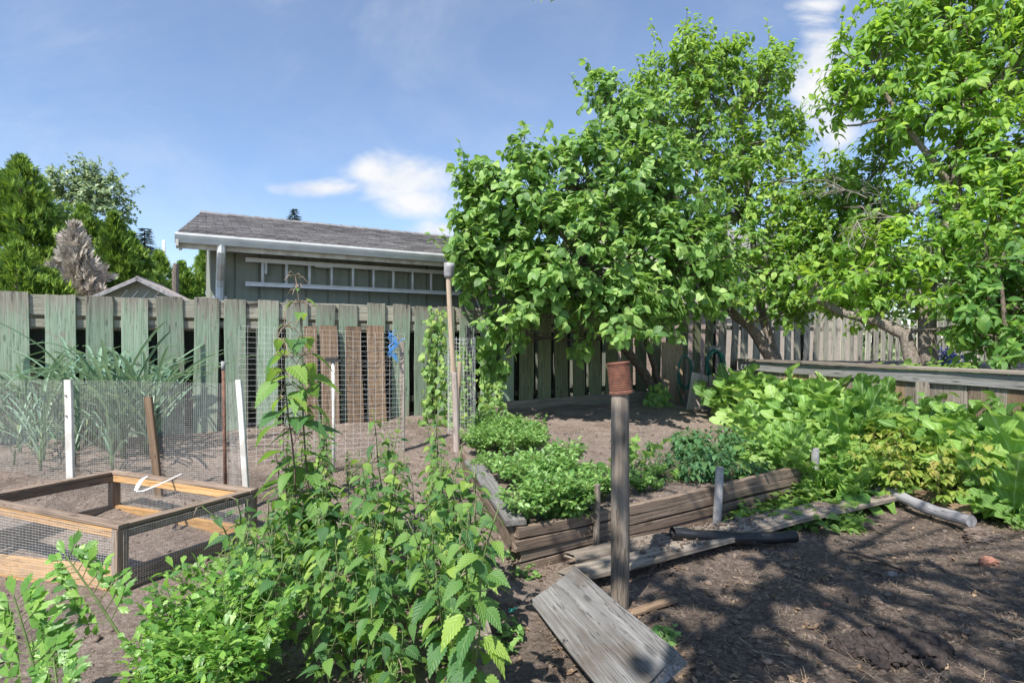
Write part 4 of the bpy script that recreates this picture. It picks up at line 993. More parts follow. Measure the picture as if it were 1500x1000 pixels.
cherry = tree('cherry_tree', 'large cherry tree with pale grey trunk on the right behind the wall', 'tree',
    [([b3, P(1358, 470, 7.0), P(1352, 430, 7.1), P(1385, 370, 7.2), P(1400, 280, 7.4), P(1410, 150, 7.6)], [.11, .10, .095, .08, .06, .035]),
     ([b3 + V3(-.15, .0, 0), P(1325, 490, 7.1), P(1285, 470, 7.3), P(1235, 458, 7.6), P(1185, 432, 8.0)], [.085, .08, .07, .06, .04]),
     ([P(1358, 450, 7.05), P(1300, 420, 7.3), P(1250, 400, 7.6)], [.05, .04, .02]),
     ([P(1400, 280, 7.4), P(1330, 190, 7.6), P(1280, 110, 7.8)], [.045, .035, .02])],
    [blob(1285, 105, 72, 7.8), blob(1380, 60, 92, 7.8), blob(1475, 120, 100, 7.6), blob(1375, 165, 92, 7.7), blob(1310, 35, 62, 7.9), blob(1235, 140, 42, 7.8), blob(1440, 15, 90, 7.8), blob(1465, 245, 92, 7.3), blob(1560, 60, 100, 7.6), blob(1570, 230, 100, 7.2), blob(1410, 345, 58, 7.0), blob(1480, 350, 80, 6.8), blob(1360, 380, 44, 7.0, .7), blob(1300, 390, 58, 7.2, .8), blob(1345, 440, 34, 6.9, .6), blob(1255, 420, 44, 7.6, .8), blob(1200, 410, 40, 8.0, .7), blob(1430, 420, 48, 6.6), blob(1310, 170, 44, 7.7, .8), blob(1225, 75, 24, 7.9, .6), blob(1270, 470, 24, 7.4, .5), blob(1400, 240, 50, 7.5, .7), blob(1225, 185, 22, 7.8, .7), blob(1470, 300, 70, 7.1), blob(1420, 480, 40, 6.6), blob(1290, 452, 36, 7.3, .7), blob(1235, 455, 30, 7.8, .6), blob(1300, 360, 44, 7.4, .9), blob(1245, 375, 36, 7.7, .8), blob(1330, 300, 34, 7.6, .5), blob(1360, 250, 30, 7.6, .4)],
    'cherry', 'cherry', 'bark', .135, per=12, dens=22, droop=.42, shoots=70, seed=7)
random.seed(8)
b4 = P(1478, 540, 6.0); b4.z = .8
tree('shade_shrub', 'dense young hazel growing at the right edge above the wall', 'shrub',
    [([b4, P(1472, 470, 6.0), P(1465, 400, 6.1)], [.03, .025, .015])],
    [blob(1465, 440, 62, 6.2), blob(1485, 510, 44, 5.9), blob(1430, 490, 38, 6.2, .8), blob(1520, 450, 70, 6.0), blob(1440, 380, 52, 6.3, .9), blob(1495, 390, 60, 6.1), blob(1420, 440, 44, 6.3)],
    'cherry', 'hazel', 'barkdk', .12, per=10, dens=30, seed=9)
# dead twigs in front of the plum crown
m = MB(); random.seed(3)
c0 = P(1330, 318, 7.5)
def dead(p, d, L, r, lev):
    pts = [p]; q = p.copy()
    for i in range(4):
        d = (d + rdir() * .28).normalized(); q = q + d * L / 4; pts.append(q.copy())
    m.tube(pts, [r, r * .85, r * .7, r * .5, r * .3], 5, False)
    if lev:
        for i in (1, 2, 3, 4):
            for _ in range(2): dead(pts[i], (d + rdir() * .9).normalized(), L * U(.4, .6), r * .55, lev - 1)
dead(c0, V3(-.95, .0, .12), .75, .012, 2); dead(P(1290, 330, 7.4), V3(-.3, -.1, -.9), .5, .008, 1); dead(P(1270, 290, 7.5), V3(-.8, 0, .4), .6, .009, 2)
tag(m.build('dead_branch', M['deadtwig'], smooth=True), 'bare grey dead twigs tangled between the plum and cherry crowns', 'branch')
# the overhanging tree behind the photographer (throws the dappled shade)
tree('overhanging_tree', 'tree overhead whose leaf tip hangs in at the top edge of the photo', 'tree',
    [([V3(-1.2, -1.6, -.1), V3(-1.1, -1.4, 1.5), V3(-.9, -.8, 2.8), V3(-.5, .0, 3.7), V3(.2, .5, 4.4)], [.13, .12, .10, .08, .04])],
    [(V3(-.85 + .62 * (k % 6) + .25 * ((k // 6) % 2) + .15 * math.sin(k * 2.3), -1.85 + .62 * (k // 6) + .15 * math.cos(k * 1.7), 4.35 + .2 * math.sin(k * 1.3)), (.36 + .06 * math.sin(k * 3.1), .36 + .06 * math.cos(k * 2.7), .34), .8 * (1 if k < 24 else (.6 if k % 6 < 3 else .05)) if k not in (8, 13, 16, 20, 23, 27, 32, 37, 40) else .06) for k in range(42)] + [(V3(.35, 1.15, 4.9), (.7, .5, .4), .4)],
    'cherry', 'cherry', 'bark', .13, per=10, dens=20, seed=12)
lv = Leaves(); pp = P(797, -6, 3.0)
for k in range(4): lv.add(pp + V3(U(-.03, .03), 0, .03), V3(U(-.6, .8), U(-.3, .1), -.5), V3(U(-1, 1), -.6, .6), .07)
sp_ = bpy.data.objects['overhanging_tree']; m = MB(); m.tube([V3(.35, 1.5, 4.75), V3(.3, 2.3, 4.0), pp + V3(0, 0, .35), pp + V3(0, 0, .02)], [.012, .008, .005, .003], 5, False)
m.build('twig', M['bark'], sp_, Matrix.Identity(4), True); link('hanging_leaves', lv.mesh('hanging_leaves', 'cherry', 'cherry'), sp_)
# long bare shoot left of the plum top
# ------------------------------------------------------------------ background conifers on the left
def arbor(name, label, px, ytop, Y, rpx, mat='cedar', grp=None, seed=1, n=900, cat='conifer', tips=1):
    random.seed(seed); top = P(px, ytop, Y); r = rpx * Y / F * 1.25; H = top.z; n = int(n * 3.0)
    root = thing(name, label, cat, (top.x, top.y, 0), grp)
    m = MB(); m.tube([(top.x, top.y, 0), (top.x, top.y, H * .6), (top.x, top.y, H * .93)], [.12, .07, .015], 8); m.build('trunk', M['barkdk'], root, Matrix.Identity(4), True)
    lv = Leaves(); tops = [(0, 0, H)] + [(U(-.45, .45) * r, U(-.45, .45) * r, H * U(.84, .95)) for _ in range(tips)]
    for q in range(n):
        ox, oy, hh = random.choice(tops); z = hh * (1 - U(0, 1) ** 1.55 * .97); t = 1 - z / hh
        pr = r * (min(1, t * 3.0) ** .75) * (.97 if t < .8 else .9); a = U(0, 2 * pi); rr = pr * U(.62, 1.05) * (1 + .24 * math.sin(a * 5 + z * 4) + .17 * math.sin(z * 9 + a * 2) + .1 * math.sin(z * 17 + a * 7))
        d = V3(math.cos(a), math.sin(a), 0); p = V3(top.x + ox * (1 - t), top.y + oy * (1 - t), z) + d * rr
        lv.add(p - d * .1, (d * .8 + V3(0, 0, .9 + U(-.3, .5)) + rdir() * .45), V3(-d.y, d.x, 0) + rdir() * .9, U(.13, .26))
    link('crown', lv.mesh('crown', 'fan', mat), root); return root
G1 = 'cedar hedge trees beyond the fence'
arbor('cedar_tree', 'tallest bright green cedar at the left edge beyond the fence', 30, 236, 12.5, 62, seed=1, n=2600, grp=G1, tips=4)
arbor('cedar_tree', 'bushy low green cedar in front of the tallest one at the left edge', 25, 365, 11.0, 52, seed=2, n=900, grp=G1, tips=2)
arbor('dead_cedar', 'dried out grey brown cedar between the green ones', 110, 334, 12.2, 32, 'deadcedar', seed=3, n=1700, tips=2)
arbor('cedar_tree', 'green cedar rising right behind the dried out grey one', 122, 308, 14.5, 40, seed=4, n=1300, grp=G1)
arbor('cedar_tree', 'narrow pointed cedar right of the dried out grey one', 166, 318, 14.5, 30, seed=5, n=1100, grp=G1)
arbor('cedar_tree', 'rounded cedar behind the little shed peak', 192, 345, 15.5, 32, seed=6, n=900, grp=G1, tips=3)
arbor('cedar_tree', 'low cedar right of the shed peak by the thin pole', 232, 372, 17, 32, seed=7, n=800, grp=G1, tips=3)
arbor('cedar_tree', 'lowest cedar of the hedge next to the cut trunk', 266, 388, 18, 24, seed=8, n=600, grp=G1, tips=3)
arbor('cedar_tree', 'pale cedar under the garage eave at its left corner', 297, 368, 19, 24, seed=9, n=600, grp=G1, tips=2)
def spruce(label, px, ytop, Y, rpx, hpx, seed):
    random.seed(seed); top = P(px, ytop, Y); r = rpx * Y / F; H = hpx * Y / F
    r *= 1.2
    root = thing('spruce_tree', label, 'spruce', (top.x, top.y, 0), 'dark spruces far behind')
    m = MB(); m.tube([(top.x, top.y, 0), (top.x, top.y, top.z * .5), (top.x, top.y, top.z)], [.25, .18, .02], 7); m.build('trunk', M['barkdk'], root, Matrix.Identity(4), True)
    lv = Leaves(); k = 36
    for i in range(k):
        t = (i + .2) / k; z = top.z - H * t
        for q in range(13):
            a = U(0, 2 * pi); d = V3(math.cos(a), math.sin(a), 0); L = r * (t ** .8) * U(.6, 1.1) + .12
            for e in range(3): lv.add(V3(top.x, top.y, z) + d * L * e / 3 - V3(0, 0, L * .1 * e), d + V3(0, 0, -.15 + .2 * e / 3) + rdir() * .2, V3(0, 0, 1) + rdir() * .4, max(.35, L * .75))
    link('crown', lv.mesh('crown', 'needle', 'spruce'), root)
for i_, (px, Y_, lab) in enumerate(((1290, 24, 'soft green tree beyond the right end of the fence, nearer the house'), (1450, 22, 'soft green tree beyond the right end of the fence, at the photo edge'))):
    bs = P(px, 440, Y_); bs.z = 0
    tree('background_tree', lab, 'tree', [([bs, P(px, 430, Y_), P(px, 380, Y_)], [.2, .15, .05])], [blob(px - 50, 440, 70, Y_), blob(px + 50, 430, 80, Y_), blob(px, 380, 70, Y_), blob(px + 20, 485, 80, Y_)], 'simple', 'far', 'barkdk', .24, per=10, dens=4, seed=60 + i_, tw=.8, group='background trees beyond the right end of the fence')
spruce('dark spruce tip showing behind the cedar hedge right of the loose deciduous tree', 212, 334, 40, 34, 120, 1)
spruce('tiny dark spruce tip peeking over the garage ridge', 431, 306, 60, 32, 90, 2)
spruce('dark spruce seen through the gap in the cherry crown', 1392, 238, 26, 46, 200, 3)
base = P(128, 440, 20); base.z = 0
tree('aspen_tree', 'airy grey green deciduous tree behind the cedars', 'tree', [([base, P(128, 360, 20), P(125, 270, 20)], [.22, .15, .04])],
    [blob(125, 300, 55, 20, 1), blob(90, 285, 34, 20, .9), blob(155, 290, 38, 20, .9), blob(130, 258, 26, 20, .8), blob(172, 320, 26, 20, .8), blob(110, 350, 50, 20.5, .8), blob(75, 265, 18, 20, .7), blob(165, 258, 16, 20, .5), blob(187, 285, 12, 20, .5)],
    'simple', 'far', 'barkdk', .16, per=13, dens=10, droop=.3, shoots=50, seed=15, tw=.7)

# ================================================================== plants
def plant(name, label, cat, stems, leaves, loc, group, sm='stem', extra=None):
    """stems: MB; leaves: [(part name, Leaves, template, material)] in local coordinates"""
    root = thing(name, label, cat, (0, 0, 0), group)
    if stems and stems.V: stems.build('stem', M[sm], root, Matrix.Identity(4), True)
    for nm, l, tm, mt in leaves:
        if l.p: link(nm, l.mesh(nm, tm, mt, (.26 if tm == 'horse' else .2)), root)
    return root
def put(o, x, y, rz, sc, z=None, tilt=0):
    o.location = (x, y, hz(x, y) - .01 if z is None else z); o.rotation_euler = (tilt * math.cos(rz * 3), tilt * math.sin(rz * 3), rz); o.scale = (sc, sc, sc)
def spread(protos, spots, group=None, labels=None):
    used = set()
    for i, (x, y, sc) in enumerate(spots):
        k = i % len(protos); o = protos[k] if k not in used else copy_tree(protos[k]); used.add(k)
        put(o, x, y, U(0, 6.28), sc, tilt=.08)
        if labels and i < len(labels) and labels[i]: o['label'] = labels[i]
# ---- nettles
def nettle(seed, H, lmax, old=False, label='', group=None):
    random.seed(seed); st = MB(); lv = Leaves(); sd = MB()
    nst = 1 if old else random.choice((1, 2, 2))
    for q in range(nst):
        h = H * U(.8, 1.0); bx, by = U(-.06, .06), U(-.06, .06); lx, ly = U(-.13, .13), U(-.13, .13)
        f = lambda t: V3(bx + lx * t * t + .012 * math.sin(t * 9 + seed), by + ly * t * t, h * t)
        st.tube([f(k / 10) for k in range(11)], [.0055 * (1 - .6 * k / 10) for k in range(11)], 5)
        nn = int(h / .062); a = U(0, 6)
        for i in range(2, nn + 1):
            t = i / nn; a += pi / 2 + U(-.2, .2)
            if old and U(0, 1) < .12: continue
            Lf = lmax * (math.sin(pi * (.18 + .74 * t)) ** .8) * U(.75, 1.1)
            if t > .93: Lf *= .5
            for s_ in (0, pi):
                d = V3(math.cos(a + s_), math.sin(a + s_), 0); pl = Lf * U(.25, .4); el = U(.15, .6)
                p0 = f(t); p1 = p0 + d * pl + V3(0, 0, pl * el); st.tube([p0, p1], [.0018, .0012], 4, False)
                lv.add(p1, d + V3(0, 0, U(-.55, .25)), V3(0, 0, 1) + d * .35 + rdir() * .4, Lf * U(.8, 1.1))
                if t > .45 and (old or U(0, 1) < .25):
                    for w_ in range(3 if old else 1):
                        e = (d + rdir() * .8).normalized(); L = U(.03, .07); sd.tube([p0, p0 + e * L * .6, p0 + e * L - V3(0, 0, L * .5)], [.0022, .0028, .0012], 4, False)
    r = plant('nettle', label, 'nettle', st, [('leaves', lv, 'nettle', 'nettle')], None, group, 'stemr' if old else 'stem')
    if sd.V: sd.build('seed_strings', M['seed'], r, Matrix.Identity(4))['kind'] = 'stuff'
    return r
GN1 = 'stinging nettles growing in the foreground'
LB = 'nettle with toothed pointed leaves in the thick foreground patch'
np_ = [nettle(20 + i, .86, .125, label=LB, group=GN1) for i in range(5)]
random.seed(40); spots = []
for i in range(50):
    Y = 1.95 + 1.75 * U(0, 1) ** 1.1; t = (Y - 1.95) / 1.75
    px = U(330, 712 - 20 * t) if Y < 2.7 else U(400, 690 - 30 * t)
    p = P(px, 0, Y)
    ytop = U(660, 830) if Y < 2.5 else U(630, 730)
    if px < 420 and Y < 3: ytop += 60
    H = EYE - (ytop - 500) / F * Y
    spots.append((p.x, p.y, max(.3, H / .86)))
spread(np_, spots)
def special(o, px, py_top, Y, label, h, tilt=0):
    p = P(px, py_top, Y); x, y = p.x, p.y; put(o, x, y, U(0, 6), (p.z - hz(x, y)) / h, tilt=tilt); o['label'] = label
o = nettle(60, 1.62, .17, True, 'x', None); special(o, 450, 392, 3.2, 'tallest nettle with brown seed strings reaching above the fence top', 1.42)
o = nettle(61, 1.3, .16, True, 'x', None); special(o, 428, 470, 3.1, 'second tall seeding nettle standing left of the tallest one', 1.12)
o = nettle(62, .95, .12, False, 'x', None); special(o, 562, 585, 3.4, 'nettle standing just left of the dark square stake', .9)
o = nettle(63, .95, .13, False, 'x', None); special(o, 690, 660, 2.45, 'dark nettle leaning over the edging timber beside the bed corner', .9, .1)
nf_ = [nettle(90 + i, .5, .105, label='small young nettle low among the taller foreground ones', group='young nettles in the foreground') for i in range(3)]
random.seed(43); spots = []
for i in range(46):
    Y = U(1.95, 3.4); p = P(U(350, 715 - 12 * Y), 0, Y); spots.append((p.x, p.y, U(.6, 1.15)))
spread(nf_, spots)
# nettles farther back around the trellis foot
random.seed(44); spots = []
for i in range(16):
    Y = U(4.2, 5.6); px = U(420, 640); p = P(px, 0, Y); H = EYE - (U(600, 670) - 500) / F * Y - hz(p.x, p.y); spots.append((p.x, p.y, max(.25, H / .86)))
nb_ = [nettle(80 + i, .86, .11, label='nettle growing at the foot of the wire trellis', group='nettles at the trellis foot') for i in range(2)]
spread(nb_, spots)

# ---- lovage / parsley like plants
def lovage(seed, H, ls, n, mat, name, label, group, spread_=.5, cat='herb'):
    random.seed(seed); st = MB(); lv = Leaves()
    for q in range(n):
        a = 6.283 * q / n + U(-.4, .4); d = V3(math.cos(a), math.sin(a), 0); L = H * U(.7, 1.15); out = spread_ * U(.4, 1.1)
        f = lambda t: d * (out * L * t ** 1.3) + V3(0, 0, L * (t - .25 * out * t * t))
        st.tube([f(k / 6) for k in range(7)], [.0052 * (1 - .65 * k / 6) * (H / .6) ** .5 for k in range(7)], 5, False)
        side = d.cross(V3(0, 0, 1))
        for t in (.5, .64, .78, .9):
            for s_ in (-1, 1):
                pl = L * .30 * (1.15 - t * .75); pd = (side * s_ * .9 + d * .35 + V3(0, 0, .35) + rdir() * .2).normalized(); p0 = f(t); p1 = p0 + pd * pl
                st.tube([p0, p1], [.0022, .0014], 4, False); ps = pd.cross(V3(0, 0, 1)).normalized()
                for tt in (.45, .75):
                    for s2 in (-1, 1): lv.add(p0.lerp(p1, tt), pd * .5 + ps * s2 * .8 + V3(0, 0, U(-.8, .7)), V3(0, 0, 1) + rdir() * .8, ls * U(.55, 1.05))
                lv.add(p1, pd + V3(0, 0, U(-.8, .6)), V3(0, 0, 1) + rdir() * .7, ls * U(.8, 1.2))
        e = f(1); td = (f(1) - f(.9)).normalized(); lv.add(e, td, V3(0, 0, 1) + rdir() * .3, ls * 1.2)
        for s_ in (-1, 1): lv.add(f(.96), td * .5 + side * s_ * .8, V3(0, 0, 1) + rdir() * .3, ls)
    return plant(name, label, cat, st, [('leaves', lv, 'lobed', mat)], None, group)
GL = 'lovage plants in the bottom left corner'
lp_ = [lovage(100 + i, .62, .062, 17, 'lovage', 'lovage', 'light green lovage in the clump before the wooden frame', GL, .42) for i in range(3)]
spots = []
for px, Y, ytop in ((275, 2.15, 850), (320, 2.15, 830), (255, 1.95, 900), (350, 1.95, 860), (225, 1.8, 950), (300, 1.8, 920)):
    p = P(px, 0, Y); spots.append((p.x, p.y, (EYE - (ytop - 500) / F * Y) / .6))
spread(lp_, spots)
def frond(seed, L, ls, label, p, d, mat='lovage'):
    """one long pinnate leaf standing by itself"""
    random.seed(seed); st = MB(); lv = Leaves(); d = Vector(d).normalized(); side = d.cross(V3(0, -1, .2)).normalized()
    f = lambda t: d * L * t + V3(0, 0, -.06 * L * t * t)
    st.tube([f(k / 6) for k in range(7)], [.006 * (1 - .6 * k / 6) for k in range(7)], 5, False)
    for t in (.32, .41, .5, .58, .66, .74, .81, .88, .95):
        for s_ in (-1, 1):
            pd = (side * s_ + d * .5 + rdir() * .15).normalized(); pl = L * .24 * (1.2 - t * .8); p1 = f(t) + pd * pl; st.tube([f(t), p1], .0018, 4, False); n0 = V3(0, -.8, .6)
            for tt, s2 in ((.5, -1), (.5, 1), (.8, -1), (.8, 1)): lv.add(f(t).lerp(p1, tt), pd * .5 + d * s2 * .7 + rdir() * .2, n0 + rdir() * .4, ls * U(.8, 1.1))
            lv.add(p1, pd + rdir() * .2, n0 + rdir() * .4, ls * 1.15)
    lv.add(f(1), d, V3(0, -.8, .5), ls * 1.3)
    o = plant('lovage', label, 'herb', st, [('leaves', lv, 'lobed', mat)], None, GL); o.location = p; return o
a = P(195, 960, 2.0); b = P(95, 800, 2.05); frond(130, (b - a).length, .05, 'long lovage frond reaching up and left in front of the wooden frame', a, b - a)
a = P(70, 1050, 1.85); b = P(20, 860, 1.9); frond(131, (b - a).length, .055, 'lovage frond at the left border of the photo', a, b - a)
a = P(90, 1060, 1.8); b = P(75, 930, 1.9); frond(132, (b - a).length, .05, 'short lovage frond low in the left corner', a, b - a)
# ---- bed herbs
GB = 'leafy herbs filling the raised bed'
hp_ = [lovage(140 + i, .30, .05, 16, 'herb', 'bed_herb', 'low leafy herb in the left part of the raised bed', GB, .75) for i in range(3)]
random.seed(45); spots = []
for i in range(92):
    px, py = U(692, 985), U(655, 775)
    if py > 690 + (px - 690) * .05 + 75 or (px > 840 and py < 680): continue
    p = GP(px, min(py + 22, 770 - max(0, (px - 755)) * .14), .2)
    if side(BA.x, BA.y, BB.x, BB.y, p.x, p.y) > -.06 or side(BA.x, BA.y, BL.x, BL.y, p.x, p.y) < .06: continue
    spots.append((p.x, p.y, U(.3, .95)))
for i in range(20):
    p = GP(U(700, 780), U(625, 665), .22); spots.append((p.x, p.y, U(.6, .9)))
spread(hp_, spots)
# ---- leafy weeds (ovate leaves on branching stems)
def weed(seed, H, ls, n, tm, mat, name, label, group, cat='plant', sprd=.5, sm='stem'):
    random.seed(seed); st = MB(); lv = Leaves()
    for q in range(n):
        a = U(0, 6.283); d = V3(math.cos(a), math.sin(a), 0); L = H * U(.6, 1.1); out = sprd * U(.2, 1.1)
        f = lambda t: d * (out * L * t) + V3(0, 0, L * (t - .2 * t * t * out))
        st.tube([f(k / 5) for k in range(6)], [.004 * (1 - .6 * k / 5) for k in range(6)], 4, False); b = U(0, 6)
        k = 9
        for i in range(k):
            t = .2 + .8 * (i + 1) / k; b += 2.4; e = V3(math.cos(b), math.sin(b), 0); pl = ls * .5; p1 = f(t) + e * pl + V3(0, 0, pl * .4); st.tube([f(t), p1], .0014, 3, False)
            for s_ in ((0,) if tm != 'rasp' else (-.9, 0, .9)):
                e2 = V3(math.cos(b + s_), math.sin(b + s_), 0); lv.add(p1, e2 + V3(0, 0, U(-.7, .1)), V3(0, 0, 1) + e2 * .3 + rdir() * .3, ls * U(.7, 1.1))
    return plant(name, label, cat, st, [('leaves', lv, tm, mat)], None, group, sm)
pw = [weed(160 + i, .30, .075, 10, 'simple', 'potato', 'leafy_weed', 'dark green leafy plant at the right end of the raised bed', 'dark plants at the right end of the bed', sprd=.7) for i in range(2)]
random.seed(46); spreads = []
for i in range(34):
    p = GP(U(900, 1160) if i > 12 else U(1000, 1085), U(655, 705), .22)
    if side(BA.x, BA.y, BB.x, BB.y, p.x, p.y) < -.1: spreads.append((p.x, p.y, U(.6, 1.0) * (1 if i < 13 else .6)))
spread(pw, spreads)
# ---- big leaved plants: horseradish
def rosette(seed, L0, n, tm, mat, name, label, group, up=.9, cat='plant', bend=.35):
    random.seed(seed); st = MB(); lv = Leaves()
    for q in range(n):
        a = 6.283 * q / n * 1.3 + U(-.4, .4); d = V3(math.cos(a), math.sin(a), 0); e = up * U(.35, 1.6); L = L0 * U(.5, 1.12)
        if tm == 'horse': lv.add(d * U(.0, .10), d + rdir() * .35 + V3(0, 0, e * 1.5), V3(0, 0, .5) - d * .9 + rdir() * .95, L)
        else:
            p1 = d * L * .45 + V3(0, 0, L * .5 * e); st.tube([V3(0, 0, 0), p1 * .5 + V3(0, 0, .03), p1], [.006, .005, .004], 5, False); lv.add(p1, d + V3(0, 0, -.15), V3(0, 0, 1) - d * .1 + rdir() * .25, L)
    r = plant(name, label, cat, st, [('leaves', lv, tm, mat)], None, group); return r
GH = 'horseradish plants before the retaining wall'
hr = [rosette(180 + i, .52, 20, 'horse', 'horse', 'horseradish', 'horseradish with big crinkled light green leaves before the wall', GH, 1.6) for i in range(6)]
random.seed(47); spots = []
def before_wall(p, m=.22): return -side(W0.x, W0.y, W1.x, W1.y, p.x, p.y) < -m
for i in range(95):
    px = U(1122, 1335); py = U(615, 700) - (px - 1085) * .02
    p = GP(px, py, .2)
    if not before_wall(p): continue
    sc = U(.65, 1.25) * (1.2 if py < 660 else .65); spots.append((p.x, p.y, sc))
for px, py, sc in ((1150, 645, 1.45), (1178, 648, 1.5), (1225, 652, 1.7), (1290, 655, 1.6), (1130, 652, 1.1), (1160, 650, 1.2), (1250, 645, 1.1)):
    p = GP(px, py, .2)
    if before_wall(p, .1): spots.append((p.x, p.y, sc))
spread(hr, spots)
hr3 = [rosette(186 + i, .74, 22, 'horse', 'horse', 'horseradish', 'tall horseradish with upright crinkled leaves right against the wall', 'tall horseradish along the retaining wall', 2.4) for i in range(3)]
spots = []
for t_ in (.42, .56, .72, .85, .98, 1.2, 1.45, 1.7, 1.95, 2.2):
    p = WP(t_, U(.28, .55), 0); spots.append((p.x, p.y, U(1.0, 1.35)))
spread(hr3, spots)
hr2 = [rosette(190 + i, .50, 16, 'horse', 'horse', 'horseradish', 'horseradish with broad leaves at the right edge of the garden', 'horseradish plants at the right edge', 1.2) for i in range(3)]
random.seed(48); spots = []
for i in range(13):
    p = GP(U(1385, 1530), U(690, 765), .12); spots.append((p.x, p.y, U(.75, 1.15)))
spots = [q for q in spots if (q[0] / q[1] * F + 750) > 1455 or q[1] > 4.9]
for px, py, sc in ((1490, 735, 1.5), (1500, 700, 1.7), (1440, 690, 1.7), (1530, 720, 1.7), (1480, 690, 1.8), (1415, 680, 1.4)): p = GP(px, py, .12); spots.append((p.x, p.y, sc))
spread(hr2, spots)
bd = [rosette(200 + i, .30, 12, 'burdock', 'burdock', 'broad_leaf_plant', 'deep green broad leaved plant in the shade below the right shrub', 'broad leaved plants in the right shade', 1.1) for i in range(2)]
random.seed(49); spots = []
for i in range(34):
    p = GP(U(1380, 1560), U(645, 705), .2)
    if before_wall(p, .15): spots.append((p.x, p.y, U(1.0, 1.7)))
for px, py in ((1230, 708), (1258, 718), (1245, 725), (1275, 708)): p = GP(px, py, .08); spots.append((p.x, p.y, .75))
spread(bd, spots)
db_ = [weed(205 + i, .85, .15, 16, 'burdock', 'burdock', 'leafy_bush', 'dark green leafy bush against the wall under the right hand shrub', 'dark bushes against the right end of the wall', sprd=.55) for i in range(2)]
spots = []
for t_ in (2.75, 2.95, 3.15, 3.35, 3.6, 3.85, 4.1):
    p = WP(t_, U(.25, .6), 0); spots.append((p.x, p.y, U(.75, 1.05)))
spread(db_, spots)
ps = [('broad_leaf_plant', 905, 690, .8, 'broad grey green leaf plant standing behind the tall post'), ('broad_leaf_plant', 975, 695, .75, 'spreading broad leaf plant right of the tall post in the bed')]
for nm, px, py, sc, lab in ps:
    o = rosette(210 + px, .34, 5, 'burdock', 'burdock', nm, lab, None, .6); p = GP(px, py, .22); put(o, p.x, p.y, U(0, 6), sc)
o = rosette(233, .46, 5, 'horse', 'horse', 'horseradish', 'single upright horseradish right behind the tall post', None, 1.5); p = GP(925, 690, .22); put(o, p.x, p.y, 1, .9)
# ---- raspberries
rp = [weed(220 + i, .62, .085, 6, 'rasp', 'rasp', 'raspberry', 'yellow green raspberry cane among the right hand leaves', 'raspberries between the horseradish', 'raspberry', .35, 'stemr') for i in range(3)]
random.seed(50); spots = []
for i in range(24):
    p = GP(U(1262, 1415), U(650, 735), .15); spots.append((p.x, p.y, U(.55, .95)))
spread(rp, spots)
# ---- garlic / leeks on the left
def garlic(seed, H, label, group):
    random.seed(seed); lv = MB(); st = MB(); V = []; st.tube([(0, 0, 0), (0, 0, H * .3)], [.012, .009], 7)
    for q in range(10):
        a = (q % 2) * pi + U(-.7, .7); d = V3(math.cos(a), math.sin(a), 0); L = H * U(.75, 1.25); z0 = H * .06 * q * .5; el = U(1.1, 3.2); kink = U(.4, 1.1); pts = []; w = []
        p = V3(0, 0, z0 + .05); v = (d + V3(0, 0, el)).normalized()
        for i in range(12):
            pts.append(p.copy()); t = i / 11; w.append(max(.0012, .0085 * math.sin(pi * min(1, .12 + .88 * (1 - t) ** .6)) if t > .3 else .0085 * (.9 + t * .3)))
            p = p + v * L / 11; v = (v + V3(0, 0, -.06 - .26 * (t > kink)) + d * .03).normalized()
        s_ = d.cross(V3(0, 0, 1))
        b = len(lv.V); vs = []
        for pp, ww in zip(pts, w): vs += [pp - s_ * ww + V3(0, 0, ww * .6), pp, pp + s_ * ww + V3(0, 0, ww * .6)]
        lv.add(vs, [(i * 3 + j, i * 3 + j + 1, i * 3 + j + 4, i * 3 + j + 3) for i in range(11) for j in (0, 1)])
    r = thing('garlic_plant', label, 'garlic', (0, 0, 0), group); st.build('stem', M['stem'], r, Matrix.Identity(4), True); lv.build('leaves', M['garlic'], r, Matrix.Identity(4), True); return r
gp_ = [garlic(240 + i, .62, 'garlic plant with long arching blue green leaves behind the wire mesh', 'garlic behind the wire mesh') for i in range(4)]
random.seed(51); spots = []
for i in range(36):
    px = U(-60, 235) if i % 3 else U(60, 200); Y = U(4.9, 6.1) - max(0, -px) * .0; p = P(px, 0, Y); spots.append((p.x, p.y, U(1.2, 1.75)))
for px, Y in ((20, 4.8), (60, 4.7), (110, 4.9), (165, 4.8), (30, 5.2)): p = P(px, 0, Y); spots.append((p.x, p.y, U(.7, 1.0)))
spread(gp_, spots)
# white flowering weed
random.seed(9); st = MB(); fl = MB(); lv = Leaves(); p = onG(285, 632)
for q in range(9):
    d = rdir() * .12; d.z = 0; t_ = V3(d.x, d.y, .42 + U(-.06, .06)); st.tube([V3(0, 0, 0), t_ * .5 + V3(0, 0, .05), t_], .003, 4, False)
    for e in range(5):
        c = t_ + rdir() * .03; fl.box(c, (.014, .014, .012), Matrix.Rotation(U(0, 3), 3, rdir()))
    for e in range(5): lv.add(t_ * U(.1, .7), rdir() + V3(0, 0, .3), V3(0, 0, 1), .07)
o = plant('flowering_weed', 'small weed with white flower heads before the fence', 'flower', st, [('leaves', lv, 'simple', 'herb')], None, None); fl.build('flowers', M['flower'], o, Matrix.Identity(4))['kind'] = 'stuff'; o.location = p
